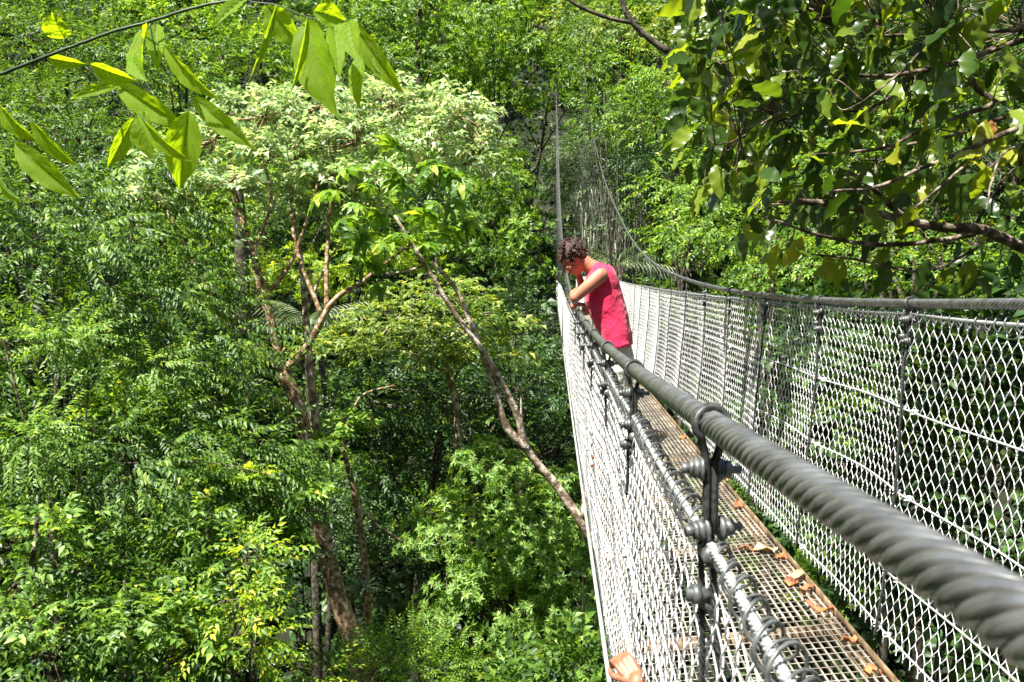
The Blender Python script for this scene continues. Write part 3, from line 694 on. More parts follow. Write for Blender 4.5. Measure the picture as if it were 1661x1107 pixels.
# fill of more distant trees over the slope, copies of two crowns
r9 = np.random.default_rng(9)
protos = []
for k, (kd, mt) in enumerate([('rosette', 'fresh'), ('alt', 'dark'), ('broad', 'mid'), ('alt', 'mid')]):  # the dark leaf variant stands in for dimmer light on the slope
    ra = np.random.default_rng(200+k); g = G()
    bl = [((ra.uniform(-1.6, 1.6), ra.uniform(-1.6, 1.6), 5+ra.uniform(-1.2, 1.4)), (1.7, 1.7, 1.3)) for _ in range(6)]
    tips = crown(g, bl, kd, 9 if kd == 'broad' else 13, {'rosette': 2.3, 'alt': 1.8, 'broad': 1.35}[kd], ra, under=-.15, clump=.42, fill=.1)
    cm = g.build('crown', M[mt], mesh_only=True)
    g = G(); limb(g, [(0, 0, -3), (.2, .1, 1), (0, 0, 4.6)], .2, .08)
    for c, r in bl: limb(g, [(0, 0, 3), ((c[0])/2, c[1]/2, 4.3), c], .08, .03)
    protos.append((cm, g.build('trunk', M['bark_dark'], mesh_only=True)))
cnt = 0
for ty in np.arange(24, 92, 5.2):
    for tx in np.arange(-.75, .62, 5.6/ty):
        x = tx*ty+r9.normal(0, 1); y = ty+r9.normal(0, 1)
        if abs(x-.7) < 3.4 and y < 56: continue
        if y < 30 and x < 3: continue
        if -.085 < x/y < -.005 and 32 < y < 62: continue
        s = r9.uniform(.75, 1.25); z = float(H(x, y))-.5
        k = int(r9.integers(0, 4))
        root = empty('forest_tree', (x, y, z), ['round crowned bright green tree in the forest on the far slope', 'drooping mid green tree in the forest on the far slope', 'broad leaved tree in the forest on the far slope', 'small leaved bright tree in the forest on the far slope'][k], 'tree', ['bright round trees on the far slope', 'drooping trees on the far slope', 'broad leaved trees on the far slope', 'small leaved trees on the far slope'][k])
        root.rotation_euler = (0, 0, r9.uniform(0, 6.3)); root.scale = (s, s, s*r9.uniform(.8, 1.3))
        for me in protos[k]:
            o = link(me.name.split('.')[0], me); o.parent = root; o.location = (0, 0, 0)
        cnt += 1
print('forest trees', cnt)
# palms and hanging curtain of aerial roots
def palm(u, v, y, label, s=1., mt='greyg', nf=11):
    p = at(u, v, y); gz = float(H(p[0], p[1]))
    root = empty('palm', (p[0], p[1], gz), label, 'palm')
    g = G(); limb(g, [(p[0], p[1], gz-.3), (p[0]+.1, p[1], (gz+p[2])/2), p], .14*s, .1*s); g.build('trunk', M['bark_dark'], root)
    r_ = np.random.default_rng(int(u)); a = np.arange(nf)*2*np.pi/nf+r_.uniform(0, .4, nf)
    ax = np.stack([np.cos(a), np.sin(a), r_.uniform(.2, .9, nf)], -1)
    g = G(); scatter(g, 'frond', np.repeat(p[None], nf, 0), ax, np.full(nf, s)*r_.uniform(.85, 1.1, nf), r_, .1)
    g.build('fronds', M[mt], root)
palm(500, 520, 21, 'palm with grey green fronds low behind the forked trunks', 1.1)
palm(1005, 430, 36, 'pale straw coloured palm below the far cable', 1.6)
cu = empty('root_curtain', at(985, 380, 47), 'pale grey curtain of hanging aerial roots behind the woman', 'vines')
g = G(); r_ = np.random.default_rng(77)
for k in range(90):
    u = r_.uniform(935, 1060); v0 = r_.uniform(290, 390); y = 47+r_.uniform(-1, 1.5); l = r_.uniform(60, 120)
    p = [at(u, v0, y), at(u+r_.normal(0, 2), v0+l*.5, y), at(u+r_.normal(0, 2), v0+l, y)]
    g.tube(subdiv(p, 2), .03, 4)
M['root'] = plain('aerial_root', (.25, .25, .18), (.42, .42, .32), .9, 3); g.build('roots', M['root'], cu)
g = G(); n_ = 500; uu = r_.uniform(925, 1070, n_); vv = r_.uniform(270, 440, n_)
ps = np.array([at(a, b, 46.5+r_.uniform(-1, 1)) for a, b in zip(uu, vv)])
scatter(g, 'fine', ps, r_.normal(0, .3, (n_, 3))+np.array((0, -.2, -1)), r_.uniform(1.2, 2.2, n_), r_); g.build('foliage', M['greyg'], cu)
# thin visible stems on the slope
for (pp, r0, lab) in [([(690, 330), (682, 180), (678, 60), (690, -60)], .16, 'thin pale trunk rising through the far trees at the top'), ([(1085, 85), (1050, 60), (1015, 20), (1005, -40)], .1, 'dark bare branch forking down from the top edge right of centre'), ([(395, 560), (392, 400), (385, 300)], .2, 'dark upright trunk behind the umbrella tree')]:
    y = 42 if r0 == .16 else (14 if r0 == .1 else 19)
    g = G(); limb(g, [at(a, b, y) for a, b in pp], r0 if r0 != .1 else .06, r0*.6 if r0 != .1 else .04)
    if r0 == .1: limb(g, [at(1035, 38, y), at(990, 30, y), at(930, 5, y), at(880, -40, y)], .04, .025)
    root = empty('bare_tree', at(*pp[0], y), lab, 'tree'); g.build('trunk', M['bark_dark'], root)

# ------------------------------------------------------------------ near tree on the right
YN = 4.6
nr_ = empty('overhanging_tree', at(1700, 420, YN), 'near tree reaching in from the right with crooked branches and large ragged leaves', 'tree')
g = G()
def pb(lst, y0=YN, y1=None):
    y1 = y0 if y1 is None else y1
    return [at(u, v, y0+(y1-y0)*i/(len(lst)-1)) for i, (u, v) in enumerate(lst)]
br = [([(1760, 450), (1661, 403), (1592, 373), (1527, 369), (1440, 351), (1370, 335), (1310, 328), (1262, 330)], .034, .012, YN),
      ([(1518, 369), (1466, 351), (1432, 321), (1397, 290), (1362, 275)], .02, .01, YN),
      ([(1592, 375), (1527, 390), (1440, 397), (1380, 392), (1310, 377), (1267, 360)], .016, .006, YN),
      ([(1740, 160), (1661, 182), (1614, 195), (1560, 217), (1470, 235)], .014, .007, YN+.2),
      ([(1740, 40), (1661, 48), (1527, 54), (1430, 58), (1362, 48)], .014, .007, YN+.3),
      ([(1740, 50), (1661, 65), (1557, 100), (1484, 117), (1432, 124), (1375, 121)], .018, .009, YN+.1),
      ([(1562, 104), (1583, 143), (1609, 169), (1510, 204), (1440, 238), (1362, 249)], .018, .006, YN),
      ([(1740, 190), (1661, 205), (1570, 243), (1484, 278), (1418, 305), (1353, 310)], .016, .006, YN-.2),
      ([(1605, 235), (1540, 290), (1484, 338)], .008, .005, YN-.3), ([(1260, 185), (1200, 225), (1160, 235)], .007, .004, YN+.2),
      ([(1484, 117), (1440, 160), (1390, 180), (1300, 185), (1200, 225)], .01, .005, YN+.1), ([(1353, 310), (1310, 330), (1250, 332)], .007, .004, YN-.1),
      ([(1520, 45), (1470, 110), (1400, 165)], .008, .004, YN-.2), ([(1661, 230), (1620, 260), (1600, 340)], .007, .004, YN-.3), ([(1590, 400), (1500, 440), (1380, 420), (1290, 410)], .009, .004, YN+.3)]
for pts, a, b, y in br: limb(g, pb(pts, y, y-.4), a, b, 5, 8, .0015)
# trunk off to the right, down to the slope
xb = at(1760, 450, YN)
limb(g, [(xb[0]+1.6, YN+.8, float(H(xb[0]+1.6, YN+.8))-.2), (xb[0]+1.3, YN+.5, -1.5), (xb[0]+.7, YN+.1, -.3), xb], .16, .04, 6, 10)
limb(g, [(xb[0]+.7, YN+.1, -.3), (xb[0]+.4, YN, .6), at(1740, 190, YN-.2)], .08, .02); limb(g, [(xb[0]+.4, YN, .6), at(1740, 100, YN), at(1740, 45, YN+.2)], .04, .02)
gtrunk = g
r_ = np.random.default_rng(31)
def edge(v): return np.interp(v, [0, 100, 200, 300, 380, 450, 490], [1085, 1085, 1085, 1110, 1180, 1290, 1430])
allp = np.concatenate([np.array(pb(p, y, y-.4)) for p, a, b, y in br])
pos = []
while len(pos) < 1700:
    v = r_.uniform(-260, 455); u = r_.uniform(edge(v)+20, 1800)
    if r_.random() > np.interp(u, [1100, 1350, 1500, 1661], [.95, 1., .7, .55])*np.interp(v, [0, 220, 330, 455], [1, .8, .4, .12]): continue
    pos.append(at(u, v, YN+r_.uniform(-.55, 1.6)))
pos = np.array(pos); n_ = len(pos)
ax = np.stack([r_.normal(-.35, .55, n_), r_.normal(-.25, .5, n_), r_.normal(-.75, .45, n_)], -1)
def place_leaves(g, pos, ax, up, L, W_, dr, r_, nv=8):
    vs = [leaf(1, 1, 0, .3, True, k*.9) for k in range(nv)]
    for i in range(len(pos)):
        v, t = vs[i % nv]; v = v*np.array((W_[i], L[i], W_[i])); v[:, 2] -= dr[i]*L[i]*(v[:, 1]/L[i])**2
        g.add(v @ frame(ax[i], up[i]).T+pos[i], t=t)
g = G(); up = np.stack([r_.normal(0, .5, n_), r_.normal(.15, .6, n_), np.abs(r_.normal(.8, .4, n_))], -1)
L = r_.uniform(.13, .225, n_)
place_leaves(g, pos, ax, up, L, L*r_.uniform(.38, .52, n_), r_.uniform(0, .35, n_), r_)
for p in pos[::1]:                       # petioles and twigs to the nearest branch point
    q = allp[np.argmin(np.linalg.norm(allp-p, axis=1))]
    if np.linalg.norm(q-p) < .55: pass
g.build('crown', M['near'], nr_, smooth=True)
g = gtrunk
for i in range(0, n_, 3):
    p = pos[i]; q = allp[np.argmin(np.linalg.norm(allp-p, axis=1))]
    if np.linalg.norm(q-p) < .9: limb(g, [q, (p+q)/2+r_.normal(0, .04, 3), p], .0045, .0018, 4, 5)
g.build('trunk', M['bark_mid'], nr_)
g = G(); crown(g, [((6.2, 5.5, 3.6), (2., 2.4, .9)), ((6.4, 9., 4.6), (2., 2., .9))], 'broad', 12, .9, r_)  # out-of-view leaf mass added to shade the slope on the right
g.build('upper_crown', M['near'], nr_)
g = G(); bp = np.array([at(1607, 195, 4.3), at(1394, 280, 4.3), at(1615, 200, 4.4), at(1560, 330, 4.5)])
place_leaves(g, bp, np.array([(.1, 0, -1.), (.05, .1, -1), (-.2, 0, -1), (0, .2, -1)]), np.array([(0, -1, .2)]*4), [.13, .16, .11, .1], [.05, .035, .05, .04], [.2]*4, r_)
g.build('dead_leaves', M['deadleaf'], nr_, smooth=True)

# ------------------------------------------------------------------ backlit sprig at the top left
sk = 1/2.517
M['sprig'] = leafmat('leaf_sprig', [(0, (.14, .27, .01)), (.5, (.21, .36, .015)), (1, (.3, .44, .03))], .68, (2.6, 2.2, .45), .6, .25)
n = M['sprig'].node_tree; b = n.nodes['Principled BSDF']
tc = n.nodes.new('ShaderNodeTexCoord'); wv = n.nodes.new('ShaderNodeTexNoise'); wv.inputs['Scale'].default_value = 260; n.links.new(tc.outputs['Object'], wv.inputs['Vector'])
bk = n.nodes.new('ShaderNodeBump'); bk.inputs['Strength'].default_value = .4; bk.inputs['Distance'].default_value = .001; n.links.new(wv.outputs['Fac'], bk.inputs['Height']); n.links.new(bk.outputs[0], b.inputs['Normal'])
M['vein'] = plain('leaf_vein', (.07, .13, .01), (.1, .17, .015), .6)
M['stem_green'] = plain('green_stem', (.02, .045, .012), (.05, .09, .02), .5)
def sprig_leaf(a, tip, w_, y, y2, face, k):
    """blade with side veins raised, from base pixel to tip pixel; real size set by its distance"""
    A = at(a[0]*sk, a[1]*sk, y); B = at(tip[0]*sk, tip[1]*sk, y2); L = np.linalg.norm(B-A); W_ = 1.18*w_*sk*y/FPX
    d = (B-A)/L; nrm = np.array(face, float); Fm = frame(d, nrm)
    ny_, nx_ = 22, 8; v = []
    for j in range(ny_+1):
        t = j/ny_; w = math.sin(math.pi*min(1, t**.82*.97+.015))**.85*(1-.35*smooth(.72, 1, t))
        w = max(.01, float(w)) if t < .98 else .012
        for i in range(nx_+1):
            s = i/nx_*2-1; zz = .22*W_*abs(s)*w-.05*L*(4*t*(1-t))*(-1)
            zz += .035*W_*math.sin((t-.25*abs(s))*34)*abs(s)*(1-.5*abs(s))*w-.0018*math.exp(-(s/.12)**2)*1
            zz += .03*W_*math.sin(t*15+k+s*2)*abs(s)
            v.append((s*w*W_/2*(1+.04*math.sin(t*40+k)), t*L, zz))
    q = [(j*(nx_+1)+i, j*(nx_+1)+i+1, (j+1)*(nx_+1)+i+1, (j+1)*(nx_+1)+i) for j in range(ny_) for i in range(nx_)]
    V = np.array(v) @ Fm.T+A; Gd = V.reshape(ny_+1, nx_+1, 3); vg = G()
    vg.tube(Gd[:, nx_//2], np.linspace(.0008, .0003, ny_+1), 5)
    for j0 in (1, 3, 6, 9, 12, 15):
        for sgn in (-1, 1):
            pts = [Gd[min(ny_, j0+int(round(i*(1.1+.25*i)))), nx_//2+sgn*i] for i in range(0, 4)]
            vg.tube(subdiv(pts, 3), .00032, 4)
    return V, q, vg
LV = [((262, 158), (212, 50), 95), ((190, 235), (352, 262), 52), ((370, 265), (562, 330), 75), ((480, 345), (778, 528), 88), ((482, 350), (290, 405), 42), ((565, 460), (786, 662), 74), ((547, 485), (433, 695), 60),
      ((590, 455), (622, 655), 95), ((770, 455), (733, 775), 118), ((790, 400), (1038, 608), 72), ((672, 180), (893, 405), 82), ((600, 105), (590, 335), 112), ((640, 100), (645, 290), 62), ((-10, 420), (152, 575), 84),
      ((125, 490), (320, 680), 72), ((60, 585), (333, 815), 92), ((-20, 610), (25, 700), 64), ((-20, 690), (88, 825), 62), ((1012, -10), (875, 110), 52), ((1130, 20), (1013, 340), 26), ((1090, 25), (1228, 185), 105),
      ((1255, 72), (1188, 375), 34), ((1252, 80), (1378, 478), 150), ((1365, 80), (1388, 325), 62), ((1420, 90), (1458, 255), 82), ((1480, 210), (1466, 445), 66), ((1440, 98), (1652, 385), 76), ((1280, 45), (1410, 85), 72),
      ((1310, -5), (1425, 92), 62), ((1522, 240), (1562, 305), 26), ((540, 240), (600, 335), 60), ((1330, 60), (1300, 20), 50)]
edge_on = {4: .9, 6: .8, 19: .2, 21: .2}
sprig = empty('backlit_sprig', at(0, 125, 1.6), 'near sprig at the top left with long translucent yellow-green leaves on a dark stem', 'branch')
for k, (a, b_, w_) in enumerate(LV):
    y = 1.55+.12*math.sin(k*2.3); face = (.2*math.sin(k*1.7), -.8+.15*math.sin(k*3.1), -.5+.36*math.cos(k*2.1))
    if k in edge_on: face = (.75, -.35, .5)
    v, q, vg = sprig_leaf(a, b_, w_, y, y-.03+.05*math.sin(k), face, k)
    g = G(); g.add(v, q); lf = g.build('leaf', M['sprig'], sprig, smooth=True)
    o = vg.build('veins', M['vein'], None, smooth=True); o.parent = lf
g = G()
def st(pts, r0, r1, y=1.58):
    limb(g, [at(a*sk, b*sk, y) for a, b in pts], r0, r1, 6, 8, .0003)
st([(-120, 345), (0, 305), (140, 250), (300, 190), (460, 130), (610, 90), (800, 30), (970, -5), (1100, -60)], .0036, .0026)
st([(610, 92), (640, 220), (700, 330), (760, 430), (820, 466)], .0018, .0009)
st([(350, 272), (430, 350), (500, 430), (560, 480)], .0009, .0005); st([(-40, 530), (0, 560), (40, 600), (62, 585)], .0012, .0006)
st([(1100, -60), (1010, 0), (1130, 22), (1250, 70), (1340, 82), (1430, 90), (1480, 180), (1485, 212)], .0017, .0007); st([(1270, -40), (1300, 10), (1345, 78)], .0013, .0008)
st([(262, 158), (266, 200)], .0008, .0008); st([(645, 188), (672, 180)], .0006, .0005); st([(760, 430), (790, 400)], .0006, .0005)
g.build('stem', M['stem_green'], sprig, smooth=True)

# ------------------------------------------------------------------ the woman leaning over the near cable
m, n, b = mat('skin'); n.links.new(ramp(n, noise(n, 30), [(.3, (.36, .14, .08)), (.7, (.48, .21, .13))]), b.inputs['Base Color'])
b.inputs['Roughness'].default_value = .48; b.inputs['Subsurface Weight'].default_value = .15; b.inputs['Subsurface Radius'].default_value = (.02, .008, .004); M['skin'] = m
m, n, b = mat('pink_linen'); f = noise(n, 240, 3); n.links.new(ramp(n, f, [(.3, (.56, .007, .062)), (.7, (.73, .014, .1))]), b.inputs['Base Color'])
b.inputs['Roughness'].default_value = .8; b.inputs['Sheen Weight'].default_value = .2
f2 = noise(n, 9, 3); bump(n, b, f2, .9, .03); M['pink'] = m
m, n, b = mat('khaki_cotton'); n.links.new(ramp(n, noise(n, 50), [(.3, (.46, .46, .41)), (.7, (.58, .58, .52))]), b.inputs['Base Color']); b.inputs['Roughness'].default_value = .85
bump(n, b, noise(n, 10, 3), .9, .03); M['khaki'] = m
m, n, b = mat('brown_hair'); tc = n.nodes.new('ShaderNodeTexCoord'); mp = n.nodes.new('ShaderNodeMapping'); mp.inputs['Scale'].default_value = (30, 30, 160); nn = n.nodes.new('ShaderNodeTexNoise')
n.links.new(tc.outputs['Object'], mp.inputs[0]); n.links.new(mp.outputs[0], nn.inputs['Vector']); nn.inputs['Scale'].default_value = 2
n.links.new(ramp(n, nn.outputs['Fac'], [(.35, (.015, .007, .005)), (.65, (.075, .028, .014))]), b.inputs['Base Color']); b.inputs['Roughness'].default_value = .45
bump(n, b, nn.outputs['Fac'], .8, .01); M['hair'] = m
M['glass'] = plain('spectacles', (.05, .05, .05), (.1, .1, .1), .3); M['shoe'] = plain('shoe_leather', (.1, .06, .04), (.16, .1, .07), .6)

def ball(g, c, r, n_=14, m_=9, rot=None):
    r = np.broadcast_to(np.asarray(r, float), 3); th = np.linspace(0, 2*np.pi, n_, endpoint=False); ph = np.linspace(0, np.pi, m_+2)[1:-1]
    v = [(np.sin(p)*np.cos(t), np.sin(p)*np.sin(t), np.cos(p)) for p in ph for t in th]+[(0, 0, 1), (0, 0, -1)]
    v = np.array(v)*r
    if rot is not None: v = v @ np.asarray(rot).T
    q = [(i*n_+j, (i+1)*n_+j, (i+1)*n_+(j+1) % n_, i*n_+(j+1) % n_) for i in range(m_-1) for j in range(n_)]
    t = [(m_*n_, j, (j+1) % n_) for j in range(n_)]+[(m_*n_+1, (m_-1)*n_+(j+1) % n_, (m_-1)*n_+j) for j in range(n_)]
    g.add(v+np.asarray(c), q, t)
def limbs(g, pts, rad, ell=None, up=None, k=5):
    p = subdiv(pts, k); s = np.linspace(0, 1, len(p)); s0 = np.linspace(0, 1, len(rad))
    g.tube(p, np.interp(s, s0, rad), 14, True, None if ell is None else np.interp(s, s0, ell), up)
    ball(g, p[0], rad[0]); ball(g, p[-1], rad[-1])
def soft(o, vox, it=4):
    r = o.modifiers.new('join', 'REMESH'); r.mode = 'VOXEL'; r.voxel_size = vox; r.use_smooth_shade = True
    s = o.modifiers.new('smooth', 'SMOOTH'); s.iterations = it; s.factor = .5; return o
YP = 6.33; yl, yr = YP-.17, YP+.17
def z_deck(x, y): return deckz(x)+float(hh(y))+.011
wx = at(1005, 735, YP)[0]; zf = z_deck(wx, YP)
wroot = empty('person', (wx, YP, zf), 'woman in a sleeveless pink top and khaki trousers leaning over the near cable', 'person')
hc = at(929, 421, YP); F = np.array((-.72, 0., -.69)); U = np.array((-.69, 0., .72)); LAT = np.array((0, 1., 0))
Rh = np.stack([F, LAT, U], 1)
g = G()
ball(g, hc+U*.025-F*.012, (.096, .076, .10), rot=Rh); ball(g, hc-U*.04+F*.022, (.066, .058, .078), rot=Rh); ball(g, hc-U*.098+F*.05, (.026, .026, .02), rot=Rh)
limbs(g, [hc+F*.082+U*.015, hc+F*.1-U*.012, hc+F*.112-U*.03], [.009, .011, .014]); ball(g, hc+F*.086-U*.062, (.012, .024, .008), rot=Rh); ball(g, hc+F*.083-U*.074, (.011, .02, .007), rot=Rh)
ball(g, hc+F*.072+U*.03, (.02, .05, .012), rot=Rh)
for s in (-1, 1): ball(g, hc+LAT*s*.076-F*.005-U*.015, (.018, .009, .03), rot=Rh); ball(g, hc+F*.07+LAT*s*.036-U*.022, (.014, .022, .016), rot=Rh)
nb = at(972, 437, YP)
limbs(g, [nb+np.array((.01, 0, -.03)), (nb+hc)/2+np.array((.012, 0, .0)), hc-F*.035-U*.03], [.068, .056, .055])
# torso under the clothes, pelvis and legs
pel = at(1001, 575, YP)
limbs(g, [pel, at(992, 520, YP), at(978, 475, YP), at(974, 450, YP)], [.1, .1, .12, .1], [1.4, 1.3, 1.3, 1.5], up=(-1, 0, 0))
for y_, k in ((yl, 0), (yr, 1)):
    yy_ = YP+(y_-YP)*.55; ank = np.array((wx+.03+.06*k, yy_, zf+.085))
    kn = at(1004+6*k, 660, yy_); hip = at(1001, 590, yy_)
    limbs(g, [hip, kn, ank], [.085, .055, .036]); limbs(g, [ank-np.array((0, 0, .045)), ank+np.array((-.1, 0, -.055)), ank+np.array((-.16, 0, -.062))], [.034, .03, .02])
# arms
def hand(g, wr, d, pn, s, curl, spread=.12, th=1):
    """palm and five fingers from the wrist along d; pn is the palm's outward normal; curl in radians per joint"""
    d = np.array(d, float); d /= np.linalg.norm(d); pn = np.array(pn, float); pn -= d*(d @ pn); pn /= np.linalg.norm(pn); sd = np.cross(d, pn)*th
    for k, (o, L) in enumerate(zip((-.031, -.011, .010, .030), (.072, .08, .074, .058))):
        limbs(g, [wr+sd*o*.5*s, wr+(d*.05+sd*o*.9)*s, wr+(d*.092+sd*o)*s], [.017*s, .0145*s, .0105*s], k=3)
        p = wr+(d*.092+sd*o)*s; pts = [p]; a = curl*.6; r = [.0102*s]
        for j, f_ in enumerate((.45, .32, .25)):
            dd = d*math.cos(a)+pn*math.sin(a)+sd*o*spread*20*.1; p = p+dd*L*f_*s; pts.append(p); r.append((.0092-.0012*j)*s); a += curl*(1+.08*k)
        limbs(g, pts, r, k=3)
    p0 = wr+(d*.02-sd*.025)*s; p1 = p0+(d*.035-sd*.026+pn*.012)*s; p2 = p1+(d*.03-sd*.008+pn*.018)*s; p3 = p2+(d*.022+sd*.006+pn*.014)*s
    limbs(g, [p0, p1, p2, p3], [.016*s, .013*s, .0105*s, .008*s], k=3)
shL = at(974, 447, yl); elL = cabL(6.1)+np.array((-.015, 0, .052)); 
elL = np.array((at(933, 483, 6.15)[0], 6.15, at(933, 483, 6.15)[2])); wrL = at(936, 466, YP-.02)+np.array((.0, .0, .0)); wrL = at(930, 463, YP+.0)
limbs(g, [shL, (shL+elL)/2+np.array((.012, -.01, .01)), elL], [.056, .05, .038]); limbs(g, [elL, (elL+wrL)/2+np.array((0, .02, -.02)), at(944, 468, YP+.06)], [.036, .034, .025])
wl = at(944, 468, YP+.06); hand(g, wl, (-.25, -.25, 1.), (-.6, .3, .2), .95, .5)
shR = at(974, 447, yr); elR = at(950, 505, yr+.03); wrR = np.array(cabL(YP+.14))+np.array((.06, .0, .045))
limbs(g, [shR, (shR+elR)/2, elR], [.056, .046, .036]); limbs(g, [elR, (elR+wrR)/2, wrR], [.036, .032, .024])
hand(g, wrR, (-1, -.5, .25), (-.2, 0, -1.), .95, .95)
body = soft(g.build('body', M['skin'], wroot, smooth=True), .0062, 3)
# second hand lying over the cable below the elbow is the right hand; its fingers close round the cable
g = G()
rings = [(at(999, 561, YP), .128, 1.5), (at(996, 540, YP), .13, 1.38), (at(989, 512, YP), .135, 1.26), (at(979, 483, YP), .15, 1.17), (at(976, 458, YP), .132, 1.34), (at(975, 443, YP), .105, 1.62), (at(973, 433, YP), .075, 1.5)]
p = subdiv([r[0] for r in rings], 5); s = np.linspace(0, 1, len(p)); s0 = np.linspace(0, 1, 7)
g.tube(p, np.interp(s, s0, [r[1] for r in rings]), 24, True, np.interp(s, s0, [r[2] for r in rings]), (-1, 0, 0))
limbs(g, [at(973, 438, YP-.06), at(972, 443, YP-.15)], [.06, .055]); limbs(g, [at(973, 438, YP+.06), at(972, 443, YP+.15)], [.06, .055])
ball(g, at(1006, 557, YP), (.085, .19, .05))
sh = soft(g.build('shirt', M['pink'], wroot, smooth=True), .008, 3)
tx = bpy.data.textures.new('folds', 'CLOUDS'); tx.noise_scale = .13; dm = sh.modifiers.new('folds', 'DISPLACE'); dm.texture = tx; dm.strength = .014; dm.mid_level = .5
g = G()
limbs(g, [at(998, 545, YP), at(1002, 580, YP), at(1003, 600, YP)], [.1, .122, .115], [1.4, 1.38, 1.4], up=(-1, 0, 0))
for y_, k in ((yl, 0), (yr, 1)):
    yy_ = YP+(y_-YP)*.55
    limbs(g, [at(1002, 595, yy_), at(1004+6*k, 660, yy_), np.array((wx+.03+.06*k, yy_, zf+.1))], [.108, .085, .068])
tr_ = soft(g.build('trousers', M['khaki'], wroot, smooth=True), .009, 3); dm = tr_.modifiers.new('folds', 'DISPLACE'); dm.texture = tx; dm.strength = .02
for y_, k in ((yl, 0), (yr, 1)):
    yy_ = YP+(y_-YP)*.55; a = np.array((wx+.03+.06*k, yy_, zf))
    g = G(); limbs(g, [a+np.array((.03, 0, .04)), a+np.array((-.08, 0, .035)), a+np.array((-.17, 0, .028))], [.042, .042, .028]); g.box(a+np.array((-.07, 0, .008)), (.27, .09, .016))
    soft(g.build('shoe', M['shoe'], wroot, smooth=True), .006)
g = G()
ball(g, hc+U*.045-F*.03, (.1, .088, .092), rot=Rh); ball(g, hc+U*.075+F*.012, (.075, .078, .05), rot=Rh); ball(g, hc-F*.062-U*.01, (.05, .07, .07), rot=Rh)
bun = hc+U*.062-F*.105
for k in range(9):
    a = k*.7; ball(g, bun+np.array((math.cos(a)*.022, math.sin(a*1.7)*.026, math.sin(a)*.022)), .027, 8, 6)
r_ = np.random.default_rng(8)
for k in range(46):      # locks drawn back to the bun, and wisps on the nape
    a = r_.uniform(-1.3, 1.3); st_ = hc+F*(.075+.02*math.cos(a))+U*(.06)+LAT*math.sin(a)*.075
    if k > 34: st_ = hc-F*.085-U*.03+LAT*r_.uniform(-.05, .05)
    mid = hc+U*(.135-.03*abs(a))-F*.02+LAT*math.sin(a)*.07 if k <= 34 else hc-F*.115-U*(.0)+LAT*r_.uniform(-.06, .06)
    en = bun if k <= 34 else hc-F*.13-U*r_.uniform(.02, .08)+LAT*r_.uniform(-.05, .05)
    g.tube(subdiv([st_, mid, en], 5), .0075 if k <= 34 else .005, 5)
for k in range(70):      # curls
    d = r_.normal(0, 1, 3); d /= np.linalg.norm(d); c = hc+F*(d[0]*.105-.03)+LAT*d[1]*.095+U*(.05+d[2]*.098)
    if (c-hc) @ U < -.02 and (c-hc) @ F > -.04 or (c-hc) @ F > .06 and (c-hc) @ U < .05: continue
    a = np.linspace(0, 5+r_.uniform(0, 4), 16); e = r_.normal(0, 1, 3); e /= np.linalg.norm(e); f_ = np.cross(e, d)
    g.tube(c+np.outer(np.cos(a)*.014, e)+np.outer(np.sin(a)*.014, f_)+np.outer(a*.0022, d), .0045, 5)
hr = soft(g.build('hair', M['hair'], wroot, smooth=True), .0045, 1)
g = G()
for s in (-1, 1):
    a = np.linspace(0, 2*np.pi, 14); c = hc+F*.1+LAT*s*.033-U*.008
    g.tube(c+np.outer(np.cos(a)*.021, LAT)+np.outer(np.sin(a)*.016, U), .0016, 5); g.tube([c+LAT*s*.021, hc+LAT*s*.078+F*.0-U*.005], .0016, 5)
g.build('spectacles', M['glass'], wroot)

# a second person's hand holding the bottom of the near side of the bridge
w0 = at(1034, 1106, 1.74); e0 = np.array((.18, 1.6, -1.08))
proot = empty('person', e0, 'bare hand and forearm gripping the lower side rope at the bottom of the picture', 'person')
g = G(); limbs(g, [w0, (w0+e0)/2+np.array((-.01, 0, 0)), e0], [.021, .03, .036], k=4); limbs(g, [e0, e0+np.array((-.03, -.1, -.2)), e0+np.array((-.06, -.15, -.26))], [.04, .045, .05])
hd = at(1006, 1066, 1.78)-w0
hand(g, w0, hd, (-.12, .85, -.45), .58, .95, .35, -1)
m, n, b = mat('tanned_skin'); n.links.new(ramp(n, noise(n, 60, 6), [(.3, (.2, .075, .035)), (.7, (.36, .16, .085))]), b.inputs['Base Color']); b.inputs['Roughness'].default_value = .5; bump(n, b, noise(n, 180, 4), .5, .002); M['tan'] = m  # brown skin, its shadow side darkened into the colour
soft(g.build('arm', M['tan'], proot, smooth=True), .0024, 2)

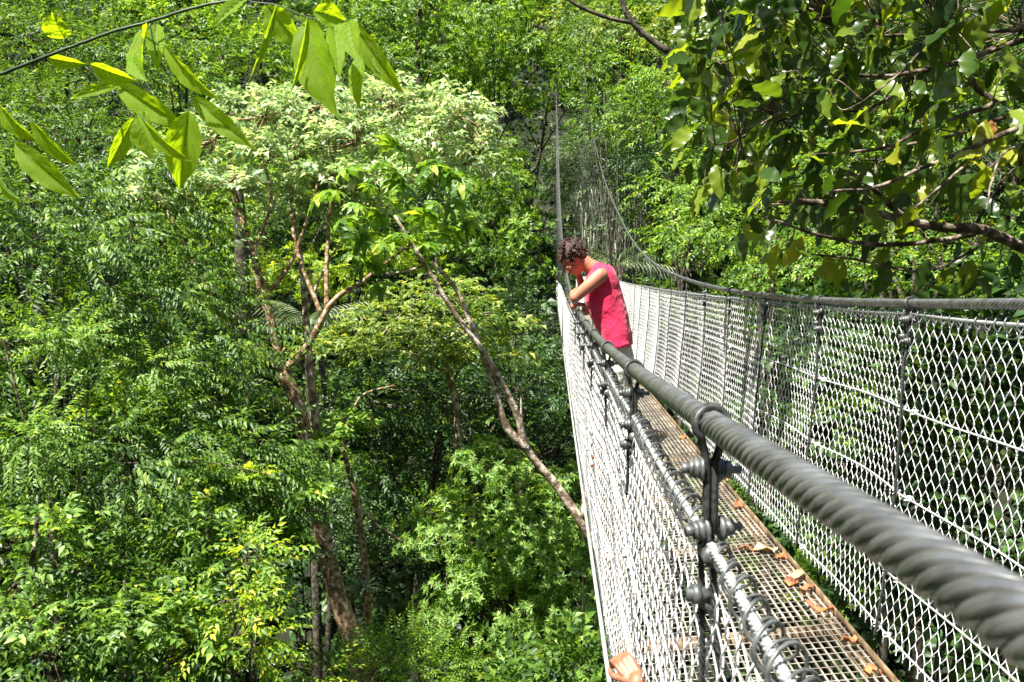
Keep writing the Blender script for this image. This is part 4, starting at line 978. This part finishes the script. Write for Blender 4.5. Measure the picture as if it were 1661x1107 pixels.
# ------------------------------------------------------------------ lianas and a trapped leaf
for pts, y, r_0, lab in [([(-40, 480), (5, 560), (30, 650), (62, 760), (70, 900)], 9.6, .014, 'pale brown liana hanging at the far left edge of the leafy mass'),
                         ([(190, 752), (280, 748), (370, 755), (450, 775)], 9.6, .008, 'thin straight pale twig lying across the dense left tree'),
                         ([(-20, 1040), (30, 960), (55, 900), (60, 840)], 8.0, .04, 'dark gnarled stem in the bottom left corner'),
                         ([(430, 760), (455, 800), (500, 850), (530, 880)], 10.4, .02, 'bare drooping branch crossing in front of the mossy trunk')]:
    g = G(); limb(g, [at(u, v, y) for u, v in pts], r_0, r_0*.5, 6, 7, .006)
    tag(g.build('liana' if 'liana' in lab else 'dead_branch', M['bark_mid'], smooth=True), lab, 'vine' if 'liana' in lab else 'branch')
vv, q = curled(.06, .025, 5); vv = vv @ np.array([(0, 0, 1), (0, 1, 0), (1, 0, 0)]).T
p = panel(-1, np.array(3.9), np.array(.5)); g = G(); g.add(vv @ np.array([(1, 0, 0), (0, 0, 1), (0, 1, 0)])+p-np.array((.012, 0, 0)), q)
tag(g.build('dry_leaf', M['fallen_o'], smooth=True), 'small orange leaf caught in the near chain link side', 'fallen leaf')

tree('climbing_plant', 'climber with broad heart shaped soft green leaves among the bottom left trees', 'climber', below(200, 1150, 8),
     px_blobs([(215, 1005, 7.9, 60, 40, .3), (80, 860, 8.2, 60, 40, .3), (300, 850, 9.2, 60, 40, .3), (60, 1000, 7.6, 60, 40, .3), (330, 1010, 8.4, 50, 40, .3)]), 'broad', 'bush', 22, .5, seed=90, tr=.03, nl=4)
tree('fan_plant', 'small plant with lobed hand shaped leaves in front of the mossy trunk', 'plant', below(470, 1100, 10.4),
     px_blobs([(470, 880, 10.4, 30, 24, .2), (500, 800, 10.6, 24, 16, .2)]), 'palmate', 'fresh', 30, .6, seed=91, tr=.02, nl=4)
tree('feathery_shrub', 'light green feathery sprays hanging out at the left edge below the pale brown liana', 'shrub', below(20, 1000, 9),
     px_blobs([(60, 715, 9, 60, 24, .3), (110, 560, 10, 60, 30, .3), (250, 600, 10.8, 50, 24, .3)]), 'arch', 'bush', 22, .75, seed=92, tr=.02, nl=4, lean=(.5, -.3, 0), droop=.4)
